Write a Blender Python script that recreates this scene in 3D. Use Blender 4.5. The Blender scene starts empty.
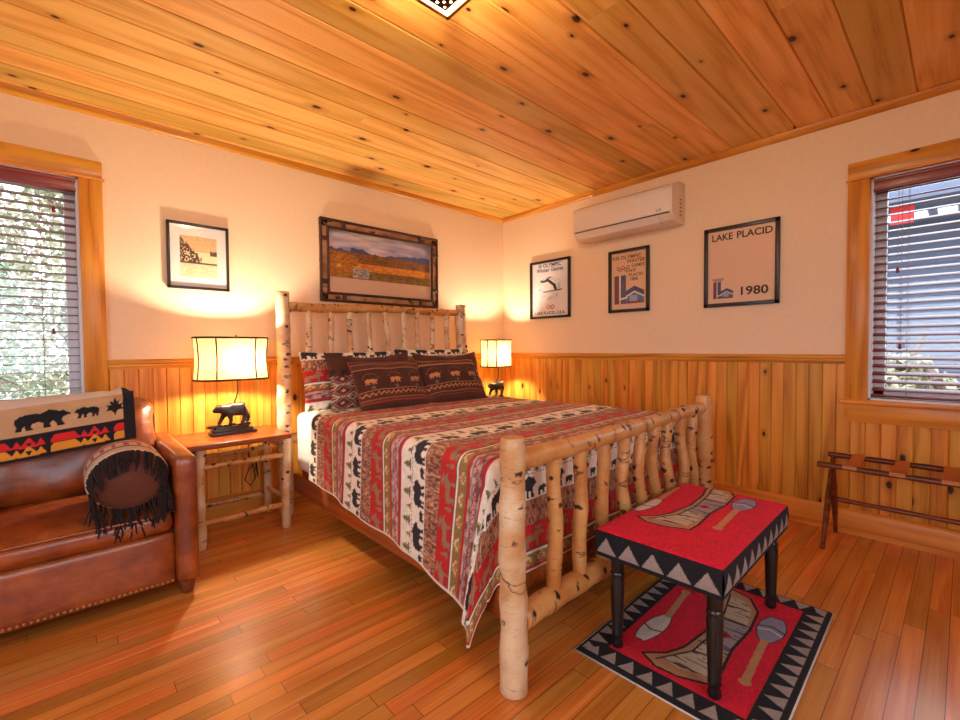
import bpy, bmesh, math, random
import numpy as np
from mathutils import Vector, Matrix, Euler
SC = bpy.context.scene
COL = SC.collection
PI = math.pi
random.seed(7)
RNG = np.random.default_rng(11)

# ------------------------------------------------------------------ helpers
def lin(c):
    c = np.asarray(c, float) / 255.0
    return np.where(c <= 0.04045, c / 12.92, ((c + 0.055) / 1.055) ** 2.4)
def L4(c): return tuple(lin(c)) + (1.0,)

class MB:
    def __init__(s):
        s.v = []; s.f = []; s.mi = []; s.uv = []
    def add(s, vs, fs, mi=0, uvs=None):
        o = len(s.v); s.v += [tuple(p) for p in vs]
        for k, f in enumerate(fs):
            s.f.append(tuple(i + o for i in f)); s.mi.append(mi)
            s.uv.append(uvs[k] if uvs else None)
    def box(s, x0, x1, y0, y1, z0, z1, mi=0):
        vs = [(x, y, z) for z in (z0, z1) for y in (y0, y1) for x in (x0, x1)]
        s.add(vs, [(0, 2, 3, 1), (4, 5, 7, 6), (0, 1, 5, 4), (2, 6, 7, 3), (0, 4, 6, 2), (1, 3, 7, 5)], mi)
    def prism(s, poly, axis, a0, a1, mi=0):
        """poly in the two other axes (cyclic order), extruded along axis"""
        n = len(poly)
        def P(q, a):
            if axis == 'x': return (a, q[0], q[1])
            if axis == 'y': return (q[0], a, q[1])
            return (q[0], q[1], a)
        vs = [P(q, a0) for q in poly] + [P(q, a1) for q in poly]
        fs = [(i, (i + 1) % n, n + (i + 1) % n, n + i) for i in range(n)]
        fs += [tuple(range(n))[::-1], tuple(range(n, 2 * n))]
        s.add(vs, fs, mi)
    def tube(s, pts, rad, n=12, mi=0, cap=True, capmi=None, flat=1.0):
        pts = [Vector(p) for p in pts]; m = len(pts)
        if not hasattr(rad, '__len__'): rad = [rad] * m
        T = []
        for i in range(m):
            a = pts[max(i - 1, 0)]; b = pts[min(i + 1, m - 1)]
            T.append((b - a).normalized())
        up = Vector((0, 0, 1)) if abs(T[0].z) < .9 else Vector((0, 1, 0))
        N = (up - T[0] * up.dot(T[0])).normalized()
        vs = []; arc = [0]
        for i in range(1, m): arc.append(arc[-1] + (pts[i] - pts[i - 1]).length)
        for i in range(m):
            N = (N - T[i] * N.dot(T[i])).normalized(); B = T[i].cross(N)
            for k in range(n):
                a = 2 * PI * k / n
                vs.append(pts[i] + (N * math.cos(a) * flat + B * math.sin(a)) * rad[i])
        fs = []; uvs = []
        r = sum(rad) / m
        for i in range(m - 1):
            for k in range(n):
                k2 = (k + 1) % n
                fs.append((i * n + k, i * n + k2, (i + 1) * n + k2, (i + 1) * n + k))
                u0 = 2 * PI * k / n * r; u1 = 2 * PI * (k + 1) / n * r
                uvs.append([(u0, arc[i]), (u1, arc[i]), (u1, arc[i + 1]), (u0, arc[i + 1])])
        s.add(vs, fs, mi, uvs)
        if cap:
            cm = mi if capmi is None else capmi
            s.add([vs[k] for k in range(n)], [tuple(range(n))[::-1]], cm)
            s.add([vs[(m - 1) * n + k] for k in range(n)], [tuple(range(n))], cm)
    def lathe(s, prof, c, n=24, mi=0):
        """prof: (r, z) list from bottom to top"""
        m = len(prof); vs = []
        for r, z in prof:
            for k in range(n):
                a = 2 * PI * k / n
                vs.append((c[0] + r * math.cos(a), c[1] + r * math.sin(a), c[2] + z))
        fs = [(i * n + k, i * n + (k + 1) % n, (i + 1) * n + (k + 1) % n, (i + 1) * n + k) for i in range(m - 1) for k in range(n)]
        fs += [tuple(range(n))[::-1], tuple((m - 1) * n + k for k in range(n))]
        s.add(vs, fs, mi)
    def ball(s, c, r, n=10, mi=0, sc=(1, 1, 1)):
        vs = [(c[0], c[1], c[2] - r * sc[2])]; m = n // 2
        for i in range(1, m):
            t = -PI / 2 + PI * i / m
            for k in range(n):
                a = 2 * PI * k / n
                vs.append((c[0] + r * sc[0] * math.cos(t) * math.cos(a), c[1] + r * sc[1] * math.cos(t) * math.sin(a), c[2] + r * sc[2] * math.sin(t)))
        vs.append((c[0], c[1], c[2] + r * sc[2]))
        fs = [(0, 1 + (k + 1) % n, 1 + k) for k in range(n)]
        for i in range(m - 2):
            for k in range(n):
                fs.append((1 + i * n + k, 1 + i * n + (k + 1) % n, 1 + (i + 1) * n + (k + 1) % n, 1 + (i + 1) * n + k))
        e = len(vs) - 1; b = 1 + (m - 2) * n
        fs += [(e, b + k, b + (k + 1) % n) for k in range(n)]
        s.add(vs, fs, mi)
    def grid(s, P, mi=0, uv=None, closed_u=False):
        """P array (nu, nv, 3)"""
        nu, nv = P.shape[:2]
        fs = []; uvs = []
        for i in range(nu - 1):
            for j in range(nv - 1):
                fs.append((i * nv + j, (i + 1) * nv + j, (i + 1) * nv + j + 1, i * nv + j + 1))
                if uv is not None:
                    uvs.append([tuple(uv[i, j]), tuple(uv[i + 1, j]), tuple(uv[i + 1, j + 1]), tuple(uv[i, j + 1])])
        s.add(P.reshape(-1, 3).tolist(), fs, mi, uvs if uv is not None else None)
    def build(s, name, mats, parent=None, bevel=0, seg=2, smooth=True, angle=38, col=None, weld=0, recalc=True, loc=None):
        root = parent
        while root is not None and root.parent is not None: root = root.parent
        off = Vector(root.location) if root is not None else Vector((0, 0, 0))
        if loc is not None: off = Vector(loc)
        me = bpy.data.meshes.new(name)
        V = [(p[0] - off.x, p[1] - off.y, p[2] - off.z) for p in s.v]
        me.from_pydata(V, [], s.f)
        if not isinstance(mats, (list, tuple)): mats = [mats]
        for m in mats: me.materials.append(m)
        me.polygons.foreach_set('material_index', s.mi)
        if any(u is not None for u in s.uv):
            ul = me.uv_layers.new(name='UVMap')
            k = 0; buf = []
            for f, u in zip(s.f, s.uv):
                if u is None: buf += [0.0, 0.0] * len(f)
                else:
                    for q in u: buf += [q[0], q[1]]
            ul.data.foreach_set('uv', buf)
        if col is not None:
            ca = me.color_attributes.new('Col', 'FLOAT_COLOR', 'POINT')
            c4 = np.ones((len(s.v), 4)); c4[:, :3] = col
            ca.data.foreach_set('color', c4.ravel())
        if bevel or recalc or weld or smooth:
            bm = bmesh.new(); bm.from_mesh(me)
            if weld: bmesh.ops.remove_doubles(bm, verts=bm.verts, dist=weld)
            if recalc: bmesh.ops.recalc_face_normals(bm, faces=bm.faces)
            if bevel:
                es = [e for e in bm.edges if len(e.link_faces) == 2 and e.calc_face_angle(0) > math.radians(30)]
                bmesh.ops.bevel(bm, geom=es, offset=bevel, segments=seg, profile=.5, affect='EDGES', clamp_overlap=True)
            if smooth:
                th = math.radians(angle)
                for f in bm.faces: f.smooth = True
                for e in bm.edges:
                    if len(e.link_faces) == 2 and e.calc_face_angle(0) > th: e.smooth = False
            bm.to_mesh(me); bm.free()
        me.update()
        o = bpy.data.objects.new(name, me); COL.objects.link(o)
        if loc is not None: o.location = loc
        if parent is not None: o.parent = parent
        return o

def thing(name, loc, label, cat, group=None):
    o = bpy.data.objects.new(name, None); COL.objects.link(o); o.location = loc
    o.empty_display_size = .05
    o['label'] = label; o['category'] = cat
    if group: o['group'] = group
    bpy.context.view_layer.update()
    return o
def tag(o, label, cat, group=None):
    o['label'] = label; o['category'] = cat
    if group: o['group'] = group
    return o
def st(o): o['kind'] = 'structure'; return o
def copy_tree(o, parent=None):
    c = o.copy(); COL.objects.link(c)
    if parent is not None: c.parent = parent
    for ch in [x for x in bpy.data.objects if x.parent == o and x != c]: copy_tree(ch, c)
    return c

# ------------------------------------------------------------------ materials
class NT:
    def __init__(s, name):
        s.m = bpy.data.materials.new(name); s.m.use_nodes = True
        s.t = s.m.node_tree; s.b = s.t.nodes['Principled BSDF']; s.out = s.t.nodes['Material Output']
    def n(s, typ, **kw):
        nd = s.t.nodes.new(typ)
        for k, v in kw.items(): setattr(nd, k, v)
        return nd
    def l(s, a, b): s.t.links.new(a, b)
    def inp(s, sock, v):
        if isinstance(v, bpy.types.NodeSocket): s.l(v, sock)
        else: sock.default_value = v
    def math(s, op, a, b=None, c=None):
        nd = s.n('ShaderNodeMath', operation=op)
        s.inp(nd.inputs[0], a)
        if b is not None: s.inp(nd.inputs[1], b)
        if c is not None: s.inp(nd.inputs[2], c)
        return nd.outputs[0]
    def comb(s, x, y, z=0.0):
        nd = s.n('ShaderNodeCombineXYZ'); s.inp(nd.inputs[0], x); s.inp(nd.inputs[1], y); s.inp(nd.inputs[2], z); return nd.outputs[0]
    def mix(s, f, a, b, blend='MIX'):
        nd = s.n('ShaderNodeMix', data_type='RGBA', blend_type=blend)
        s.inp(nd.inputs[0], f); s.inp(nd.inputs[6], a); s.inp(nd.inputs[7], b); return nd.outputs[2]
    def ramp(s, f, pts):
        nd = s.n('ShaderNodeValToRGB'); el = nd.color_ramp.elements
        while len(el) < len(pts): el.new(.5)
        for e, (p, c) in zip(el, pts):
            e.position = p; e.color = c if len(c) == 4 else (c[0], c[1], c[2], 1)
        s.inp(nd.inputs[0], f); return nd.outputs[0]
    def noise(s, vec, scale=1.0, detail=3.0, rough=.5, dist=0.0):
        nd = s.n('ShaderNodeTexNoise'); s.l(vec, nd.inputs['Vector'])
        nd.inputs['Scale'].default_value = scale; nd.inputs['Detail'].default_value = detail
        nd.inputs['Roughness'].default_value = rough; nd.inputs['Distortion'].default_value = dist
        return nd.outputs[0]
    def coord(s, which='Object'): return s.n('ShaderNodeTexCoord').outputs[which]
    def sep(s, v):
        nd = s.n('ShaderNodeSeparateXYZ'); s.l(v, nd.inputs[0]); return nd.outputs
    def bump(s, h, strength=.2, dist=.01):
        nd = s.n('ShaderNodeBump'); nd.inputs['Strength'].default_value = strength; nd.inputs['Distance'].default_value = dist
        s.l(h, nd.inputs['Height']); s.l(nd.outputs[0], s.b.inputs['Normal'])
    def set(s, **kw):
        for k, v in kw.items(): s.inp(s.b.inputs[k.replace('_', ' ')], v)

def plain(name, c, rough=.5, metal=0, bumpscale=0, bstr=.1, coat=0, var=0):
    t = NT(name); t.set(Roughness=rough, Metallic=metal, Coat_Weight=coat)
    co = t.coord()
    n = t.noise(co, 6.0 if var else 40.0, 4)
    v = var or .04
    dark = tuple(lin(c) * (1 - v * 2)) + (1,); light = tuple(np.minimum(1, lin(c) * (1 + v))) + (1,)
    t.set(Base_Color=t.mix(n, dark, light))
    if bumpscale: t.bump(t.noise(co, bumpscale, 4), bstr, .004)
    return t.m

def wood(name, c_light, c_mid, c_dark, along=0, across=1, pitch=None, phase=0, length=None, knots=0.0, kscale=5.0, rough=.35, coat=.0,
         seam=0.0, var=.25, grain=1.0, rnd_obj=False, kcol=(58, 18, 4), coatrough=.1, endw=0.0):
    t = NT(name); co = t.coord(); S = t.sep(co)
    third = [i for i in (0, 1, 2) if i not in (along, across)][0]
    a, p, q = S[along], S[across], S[third]
    if rnd_obj:
        oi = t.n('ShaderNodeObjectInfo').outputs['Random']
        a = t.math('ADD', a, t.math('MULTIPLY', oi, 31.0)); 
    rv = None
    if pitch:
        k = t.math('DIVIDE', t.math('SUBTRACT', p, phase), pitch)
        row = t.math('FLOOR', k)
        wn = t.n('ShaderNodeTexWhiteNoise', noise_dimensions='1D'); t.l(row, wn.inputs['W']); r1 = wn.outputs['Value']
        if length:
            aa = t.math('ADD', a, t.math('MULTIPLY', r1, length * 7.3))
            colf = t.math('DIVIDE', aa, length)
            coln = t.math('FLOOR', colf)
            w2 = t.n('ShaderNodeTexWhiteNoise', noise_dimensions='2D'); t.l(t.comb(row, coln), w2.inputs['Vector']); rv = w2.outputs['Value']
        else: rv = r1
    else:
        rv = t.n('ShaderNodeObjectInfo').outputs['Random']
    sh = t.math('MULTIPLY', rv, 53.0)
    a2 = t.math('ADD', a, sh)
    g = t.comb(a2, t.math('ADD', p, sh), q)
    # cathedral rings
    mp = t.n('ShaderNodeMapping'); t.l(g, mp.inputs[0])
    sc = [0, 0, 0]; sc[0] = .55; sc[1] = 6.5; sc[2] = 6.5
    mp.inputs['Scale'].default_value = sc
    n1 = t.noise(mp.outputs[0], 1.0, 2.0, .45)
    rings = t.math('SINE', t.math('MULTIPLY', n1, 30.0))
    rings = t.math('MULTIPLY_ADD', rings, .5, .5)
    mp2 = t.n('ShaderNodeMapping'); t.l(g, mp2.inputs[0]); mp2.inputs['Scale'].default_value = (2.6, 120, 120)
    n2 = t.noise(mp2.outputs[0], 1.0, 3.0, .6)
    gr = t.math('ADD', t.math('MULTIPLY', rings, .45 * grain), t.math('MULTIPLY', n2, .6))
    base = t.ramp(gr, [(.15, L4(c_light)), (.6, L4(c_mid)), (1.0, L4(c_dark))])
    # broad tone drift
    mp3 = t.n('ShaderNodeMapping'); t.l(g, mp3.inputs[0]); mp3.inputs['Scale'].default_value = (.8, 5, 5)
    n3 = t.noise(mp3.outputs[0], 1.0, 2.0)
    hsv = t.n('ShaderNodeHueSaturation'); t.l(base, hsv.inputs['Color'])
    val = t.math('ADD', t.math('MULTIPLY_ADD', rv, var, 1 - var * .55), t.math('MULTIPLY_ADD', n3, .35, -.17))
    t.l(val, hsv.inputs['Value'])
    t.l(t.math('MULTIPLY_ADD', rv, -.018, .509), hsv.inputs['Hue'])
    colr = hsv.outputs[0]
    if knots > 0:
        mk = t.n('ShaderNodeMapping'); t.l(g, mk.inputs[0]); mk.inputs['Scale'].default_value = (kscale * .55, kscale, 0)
        wob = t.noise(g, 30.0, 2.0)
        vo = t.n('ShaderNodeTexVoronoi', feature='F1', voronoi_dimensions='2D'); t.l(mk.outputs[0], vo.inputs['Vector']); vo.inputs['Scale'].default_value = 1.0
        vc = t.sep(vo.outputs['Color'])
        keep = t.math('LESS_THAN', vc[0], knots)
        size = t.math('MULTIPLY_ADD', vc[1], .055, .03)
        d = t.math('ADD', vo.outputs['Distance'], t.math('MULTIPLY_ADD', wob, .05, -.025))
        inn = t.math('SUBTRACT', 1.0, t.n('ShaderNodeMapRange').outputs[0]) if False else None
        mr = t.n('ShaderNodeMapRange'); t.l(t.math('DIVIDE', d, size), mr.inputs[0])
        mr.inputs[1].default_value = .65; mr.inputs[2].default_value = 1.15; mr.inputs[3].default_value = 1; mr.inputs[4].default_value = 0
        halo = t.n('ShaderNodeMapRange'); t.l(t.math('DIVIDE', d, size), halo.inputs[0])
        halo.inputs[1].default_value = .8; halo.inputs[2].default_value = 3.0; halo.inputs[3].default_value = .55; halo.inputs[4].default_value = 0
        colr = t.mix(t.math('MULTIPLY', halo.outputs[0], keep), colr, L4(c_dark))
        colr = t.mix(t.math('MULTIPLY', mr.outputs[0], keep), colr, L4(kcol))
    if seam and pitch:
        fr = t.math('FRACT', k)
        e = t.math('MINIMUM', fr, t.math('SUBTRACT', 1.0, fr))
        m = t.math('LESS_THAN', e, seam / pitch)
        if length:
            f2 = t.math('FRACT', colf); e2 = t.math('MINIMUM', f2, t.math('SUBTRACT', 1.0, f2))
            m = t.math('MAXIMUM', m, t.math('LESS_THAN', e2, seam / length))
        colr = t.mix(t.math('MULTIPLY', m, .8), colr, L4((60, 22, 8)))
        t.bump(t.math('SUBTRACT', t.math('MULTIPLY', n2, .15), m), .25, .002)
    else: t.bump(gr, .08, .002)
    t.set(Base_Color=colr, Roughness=t.math('MULTIPLY_ADD', n2, .12, rough - .06), Coat_Weight=coat, Coat_Roughness=coatrough)
    t.b.inputs['Specular IOR Level'].default_value = .22
    return t.m

def birch(name, c_bark, c_warm, c_mark, marks=.5, rough=.6, coat=0.0):
    t = NT(name); uv = t.coord('UV'); oi = t.n('ShaderNodeObjectInfo').outputs['Random']
    S = t.sep(uv); sh = t.math('MULTIPLY', oi, 17.0)
    v = t.math('ADD', S[1], sh); g = t.comb(S[0], v, oi)
    obj = t.coord('Object')
    n1 = t.noise(obj, 9.0, 4)
    base = t.mix(t.ramp(n1, [(.35, (0, 0, 0)), (.68, (1, 1, 1))]), L4(c_bark), L4(c_warm))
    # lenticels : short thin horizontal dashes
    mp = t.n('ShaderNodeMapping'); t.l(g, mp.inputs[0]); mp.inputs['Scale'].default_value = (28, 170, 5)
    n2 = t.noise(mp.outputs[0], 1.0, 2)
    base = t.mix(t.ramp(n2, [(.62, (0, 0, 0)), (.72, (.45, .45, .45))]), base, L4(c_mark))
    # branch scars: sparse voronoi eyes stretched sideways
    mk = t.n('ShaderNodeMapping'); t.l(g, mk.inputs[0]); mk.inputs['Scale'].default_value = (9, 17, 0)
    vo = t.n('ShaderNodeTexVoronoi', voronoi_dimensions='2D'); t.l(mk.outputs[0], vo.inputs['Vector']); vo.inputs['Scale'].default_value = 1
    vc = t.sep(vo.outputs['Color'])
    keep = t.math('LESS_THAN', vc[0], marks)
    wob = t.noise(g, 60.0, 3)
    d = t.math('ADD', vo.outputs['Distance'], t.math('MULTIPLY_ADD', wob, .5, -.25))
    mr = t.n('ShaderNodeMapRange'); t.l(d, mr.inputs[0]); mr.inputs[1].default_value = .08; mr.inputs[2].default_value = .18
    mr.inputs[3].default_value = 1; mr.inputs[4].default_value = 0
    base = t.mix(t.math('MULTIPLY', mr.outputs[0], keep), base, L4((50, 24, 12)))
    # long slanting chevrons
    mc = t.n('ShaderNodeMapping'); t.l(g, mc.inputs[0]); mc.inputs['Scale'].default_value = (5, 9, 0); mc.inputs['Rotation'].default_value = (0, 0, .6)
    n4 = t.noise(mc.outputs[0], 1.3, 3, .6, .4)
    base = t.mix(t.ramp(n4, [(.60, (0, 0, 0)), (.625, (.9, .9, .9)), (.66, (0, 0, 0))]), base, L4((64, 34, 18)))
    t.set(Base_Color=base, Roughness=rough, Coat_Weight=coat, Coat_Roughness=.25)
    t.bump(t.math('ADD', n2, t.math('MULTIPLY', wob, .5)), .25, .003)
    return t.m

def painted(name, rough=.9, sheen=0.0, bscale=260.0, bstr=.25, coat=0.0, var=.12, bdist=.003, quilt=0.0, mott=0.0):
    t = NT(name); at = t.n('ShaderNodeAttribute', attribute_name='Col'); co = t.coord()
    n = t.noise(co, bscale, 3)
    f = t.math('MULTIPLY_ADD', n, var * 2, 1 - var)
    if mott:
        f = t.math('MULTIPLY', f, t.math('MULTIPLY_ADD', t.noise(co, 35.0, 3), mott * 2, 1 - mott))
    vm = t.n('ShaderNodeVectorMath', operation='SCALE'); t.l(at.outputs['Color'], vm.inputs[0]); t.l(f, vm.inputs['Scale'])
    t.set(Base_Color=vm.outputs[0], Roughness=rough, Sheen_Weight=sheen, Coat_Weight=coat, Coat_Roughness=.05)
    h = n
    if quilt:
        vo = t.n('ShaderNodeTexVoronoi', feature='SMOOTH_F1'); t.l(co, vo.inputs['Vector']); vo.inputs['Scale'].default_value = quilt
        h = t.math('ADD', t.math('MULTIPLY', n, .3), vo.outputs['Distance'])
    if bstr: t.bump(h, bstr, bdist)
    return t.m

M = {}
M['plaster'] = plain('wall_plaster', (236, 208, 174), .85, bumpscale=60, bstr=.06)
M['ceiling'] = wood('pine_ceiling_boards', (242, 194, 114), (226, 168, 80), (162, 94, 36), along=0, across=1, pitch=.1785, phase=-2.208, knots=.40, kscale=5.2,
                    rough=.38, coat=.10, coatrough=.25, var=.34, grain=.8, length=9.0)
M['floor'] = wood('floor_strip_boards', (216, 146, 66), (188, 110, 38), (104, 50, 14), along=0, across=1, pitch=.0623, phase=-2.895, length=.95, knots=0,
                  rough=.40, coat=.65, coatrough=.22, seam=.0012, var=.42, grain=.6)
M['wains_b'] = wood('pine_beadboard', (230, 162, 68), (212, 138, 48), (156, 82, 22), along=2, across=0, pitch=.0667, phase=0, knots=.42, kscale=4.8, rough=.40, coat=.12, coatrough=.25, var=.26)
M['wains_r'] = wood('pine_beadboard_r', (230, 162, 68), (212, 138, 48), (156, 82, 22), along=2, across=1, pitch=.0667, phase=-2.51, knots=.42, kscale=4.8, rough=.40, coat=.12, coatrough=.25, var=.26)
def trimwood(ax, nm):
    ac = {0: 2, 1: 2, 2: 0}[ax]
    return wood(nm, (226, 156, 62), (208, 132, 44), (154, 84, 22), along=ax, across=ac, knots=.25, kscale=4.0, rough=.36, coat=.15, coatrough=.22, var=.14, rnd_obj=True)
M['trim_x'] = trimwood(0, 'pine_trim_x'); M['trim_y'] = trimwood(1, 'pine_trim_y'); M['trim_z'] = trimwood(2, 'pine_trim_z')
def trimwood2(): # upright boards on the right-hand wall, whose face lies in the y-z plane
    return wood('pine_trim_zy', (226, 156, 62), (208, 132, 44), (154, 84, 22), along=2, across=1, knots=.30, kscale=4.0, rough=.36, coat=.15, coatrough=.22, var=.14, rnd_obj=True)
M['trim_zy'] = trimwood2()
M['birch'] = birch('birch_bark_pale', (226, 200, 160), (198, 142, 86), (110, 64, 36), .40, rough=.5, coat=.15)
M['birch2'] = birch('birch_bark_tan', (212, 158, 92), (188, 118, 56), (104, 56, 26), .42, rough=.42, coat=.3)
M['log_end'] = plain('log_cut_end', (196, 136, 80), .6, bumpscale=80, var=.2)
M['knot_dark'] = plain('branch_stub_bark', (74, 38, 22), .7, bumpscale=90, bstr=.4, var=.2)
M['log_board'] = wood('bed_side_board', (176, 96, 44), (156, 78, 32), (112, 50, 18), along=1, across=2, rough=.4, rnd_obj=True)
M['table_wood'] = wood('stained_table_wood', (146, 84, 38), (124, 64, 26), (84, 38, 12), along=0, across=1, rough=.32, coat=.25, rnd_obj=True)
M['dark_metal'] = plain('dark_bronze', (70, 60, 56), .34, .55, bumpscale=70, bstr=.35, var=.3)
M['black_metal'] = plain('dark_shade_rim', (52, 30, 18), .6, .2)
M['black_wood'] = plain('black_painted_wood', (24, 20, 20), .34, bumpscale=50, bstr=.05, coat=.2)
M['frame_black'] = plain('black_picture_frame', (34, 20, 15), .35)
M['white_plastic'] = plain('white_plastic', (226, 212, 200), .35, coat=.2)
M['ac_side'] = plain('ac_side_plastic', (232, 214, 190), .4)
M['grey_plastic'] = plain('grey_print', (92, 80, 78), .5)
M['vinyl'] = plain('white_window_vinyl', (226, 224, 224), .4)
M['blind'] = plain('cherry_blind_wood', (128, 30, 28), .35, coat=.15, bumpscale=30, bstr=.03, var=.15)
M['cord'] = plain('blind_cord', (150, 120, 116), .7)
M['black_cord'] = plain('black_cable', (30, 18, 14), .5)
M['sheet'] = plain('white_sheet', (232, 228, 226), .85, bumpscale=30, bstr=.15)
M['dark_gap'] = plain('underside_cloth', (40, 26, 20), .9)
M['leather_strap'] = plain('leather_strap', (190, 112, 56), .5, bumpscale=90, bstr=.15, var=.15)
M['rack_wood'] = wood('rack_dark_wood', (122, 66, 34), (100, 48, 22), (64, 26, 12), along=1, across=2, rough=.35, coat=.3, rnd_obj=True)
M['nail'] = plain('brass_nailhead', (190, 140, 96), .35, .7)
M['paper'] = painted('printed_paper', rough=.5, bstr=0, var=.02)
M['brown_twig'] = plain('brown_twig_trim', (66, 32, 18), .6, bumpscale=60, bstr=.4, var=.2)
M['bark_panel'] = birch('birch_bark_panel', (184, 140, 100), (142, 88, 52), (74, 40, 22), .6, rough=.7)
M['quilt'] = painted('printed_quilt', rough=.85, sheen=.05, bscale=220, bstr=.55, var=.10, bdist=.004, quilt=42.0)
M['pillow'] = painted('woven_pillow', rough=.9, sheen=.05, bscale=300, bstr=.3, var=.16, mott=.12)
M['blanket'] = painted('wool_blanket', rough=.95, sheen=.05, bscale=300, bstr=.35, var=.12)
M['hooked'] = painted('hooked_wool', rough=.97, sheen=.0, bscale=170, bstr=.9, var=.30, bdist=.006, mott=.12)
M['fringe'] = plain('dark_brown_fringe', (34, 13, 7), .9, var=.3)
M['suede'] = plain('brown_suede', (98, 44, 18), .7, bumpscale=50, bstr=.3, var=.25)

def leather():
    t = NT('cognac_leather'); co = t.coord()
    n = t.noise(co, 3.0, 4, .6); n2 = t.noise(co, 14.0, 4)
    f = t.math('MULTIPLY_ADD', n2, .4, t.math('MULTIPLY', n, .6))
    c = t.ramp(f, [(.32, L4((88, 34, 10))), (.5, L4((138, 62, 18))), (.7, L4((176, 90, 32)))])
    vo = t.n('ShaderNodeTexVoronoi'); t.l(co, vo.inputs['Vector']); vo.inputs['Scale'].default_value = 180
    w = t.n('ShaderNodeMapping'); t.l(co, w.inputs[0]); w.inputs['Scale'].default_value = (3, 3, 9)
    wr = t.noise(w.outputs[0], 2.0, 3, .5, .6)
    h = t.math('ADD', t.math('MULTIPLY', vo.outputs['Distance'], .12), wr)
    t.set(Base_Color=c, Roughness=t.math('MULTIPLY_ADD', n2, .2, .26), Coat_Weight=.45, Coat_Roughness=.22); t.bump(h, .35, .012)
    return t.m
M['leather'] = leather()

def glass(name, tint=(1, 1, 1, 1), fac=1.0):
    t = NT(name); t.t.nodes.remove(t.b)
    tr = t.n('ShaderNodeBsdfTransparent'); tr.inputs[0].default_value = tint
    gl = t.n('ShaderNodeBsdfGlossy'); gl.inputs['Roughness'].default_value = .02
    fr = t.n('ShaderNodeLayerWeight'); fr.inputs[0].default_value = .5
    mx = t.n('ShaderNodeMixShader'); t.l(t.math('MULTIPLY', t.math('MULTIPLY_ADD', t.math('POWER', fr.outputs['Facing'], 5.0), .9, .045), fac), mx.inputs[0]); t.l(tr.outputs[0], mx.inputs[1]); t.l(gl.outputs[0], mx.inputs[2])
    t.l(mx.outputs[0], t.out.inputs[0]); return t.m
M['glass'] = glass('picture_glass'); M['window_glass'] = glass('window_glass', (.96, .98, .98, 1))

def shade_mat():
    t = NT('burlap_shade'); co = t.coord()
    t.t.nodes.remove(t.b)
    mp = t.n('ShaderNodeMapping'); t.l(co, mp.inputs[0]); mp.inputs['Scale'].default_value = (60, 60, 900)
    mp2 = t.n('ShaderNodeMapping'); t.l(co, mp2.inputs[0]); mp2.inputs['Scale'].default_value = (500, 500, 40)
    n = t.math('ADD', t.noise(mp.outputs[0], 1.0, 2), t.noise(mp2.outputs[0], 1.0, 2))
    n = t.math('ADD', t.math('MULTIPLY', n, .6), t.math('MULTIPLY', t.noise(co, 60.0, 4), .5))
    c = t.ramp(n, [(.44, L4((84, 44, 18))), (.60, L4((132, 96, 54))), (.8, L4((156, 122, 76)))])
    d = t.n('ShaderNodeBsdfDiffuse'); t.l(c, d.inputs[0]); tl = t.n('ShaderNodeBsdfTranslucent'); t.l(c, tl.inputs[0])
    mx = t.n('ShaderNodeMixShader'); mx.inputs[0].default_value = .42; t.l(d.outputs[0], mx.inputs[1]); t.l(tl.outputs[0], mx.inputs[2])
    t.l(mx.outputs[0], t.out.inputs[0]); return t.m
M['shade'] = shade_mat()
def emis(name, c, s):
    t = NT(name); t.set(Base_Color=(1, 1, 1, 1), Emission_Color=L4(c), Emission_Strength=s, Roughness=.4); return t.m
M['bulb'] = emis('glowing_bulb', (255, 214, 150), 18.0)
M['lantern_glass'] = emis('glowing_lantern_glass', (255, 214, 130), 5.0)
_t = M['lantern_glass'].node_tree; _tr = _t.nodes.new('ShaderNodeBsdfTransparent'); _mx = _t.nodes.new('ShaderNodeMixShader'); _mx.inputs[0].default_value = .75
_t.links.new(_t.nodes['Principled BSDF'].outputs[0], _mx.inputs[1]); _t.links.new(_tr.outputs[0], _mx.inputs[2]); _t.links.new(_mx.outputs[0], _t.nodes['Material Output'].inputs[0])
M['brass'] = plain('aged_brass', (150, 98, 40), .3, .9, var=.2)
# ------------------------------------------------------------------ painting helpers
def inpoly(u, v, poly):
    r = np.zeros(u.shape, bool); n = len(poly); j = n - 1
    for i in range(n):
        xi, yi = poly[i]; xj, yj = poly[j]
        if yi != yj:
            c = ((yi > v) != (yj > v)) & (u < (xj - xi) * (v - yi) / (yj - yi) + xi)
            r ^= c
        j = i
    return r
def vnoise(u, v, seed=0):
    g = np.random.default_rng(seed).random((64, 64))
    iu = np.floor(u).astype(int); iv = np.floor(v).astype(int); fu = u - iu; fv = v - iv
    fu = fu * fu * (3 - 2 * fu); fv = fv * fv * (3 - 2 * fv)
    a = g[iu % 64, iv % 64]; b = g[(iu + 1) % 64, iv % 64]; c = g[iu % 64, (iv + 1) % 64]; d = g[(iu + 1) % 64, (iv + 1) % 64]
    return (a * (1 - fu) + b * fu) * (1 - fv) + (c * (1 - fu) + d * fu) * fv
def seg(u, v, a, b, w):
    ax, ay = a; bx, by = b; dx, dy = bx - ax, by - ay
    t = np.clip(((u - ax) * dx + (v - ay) * dy) / (dx * dx + dy * dy + 1e-12), 0, 1)
    return np.hypot(u - ax - t * dx, v - ay - t * dy) < w
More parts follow.
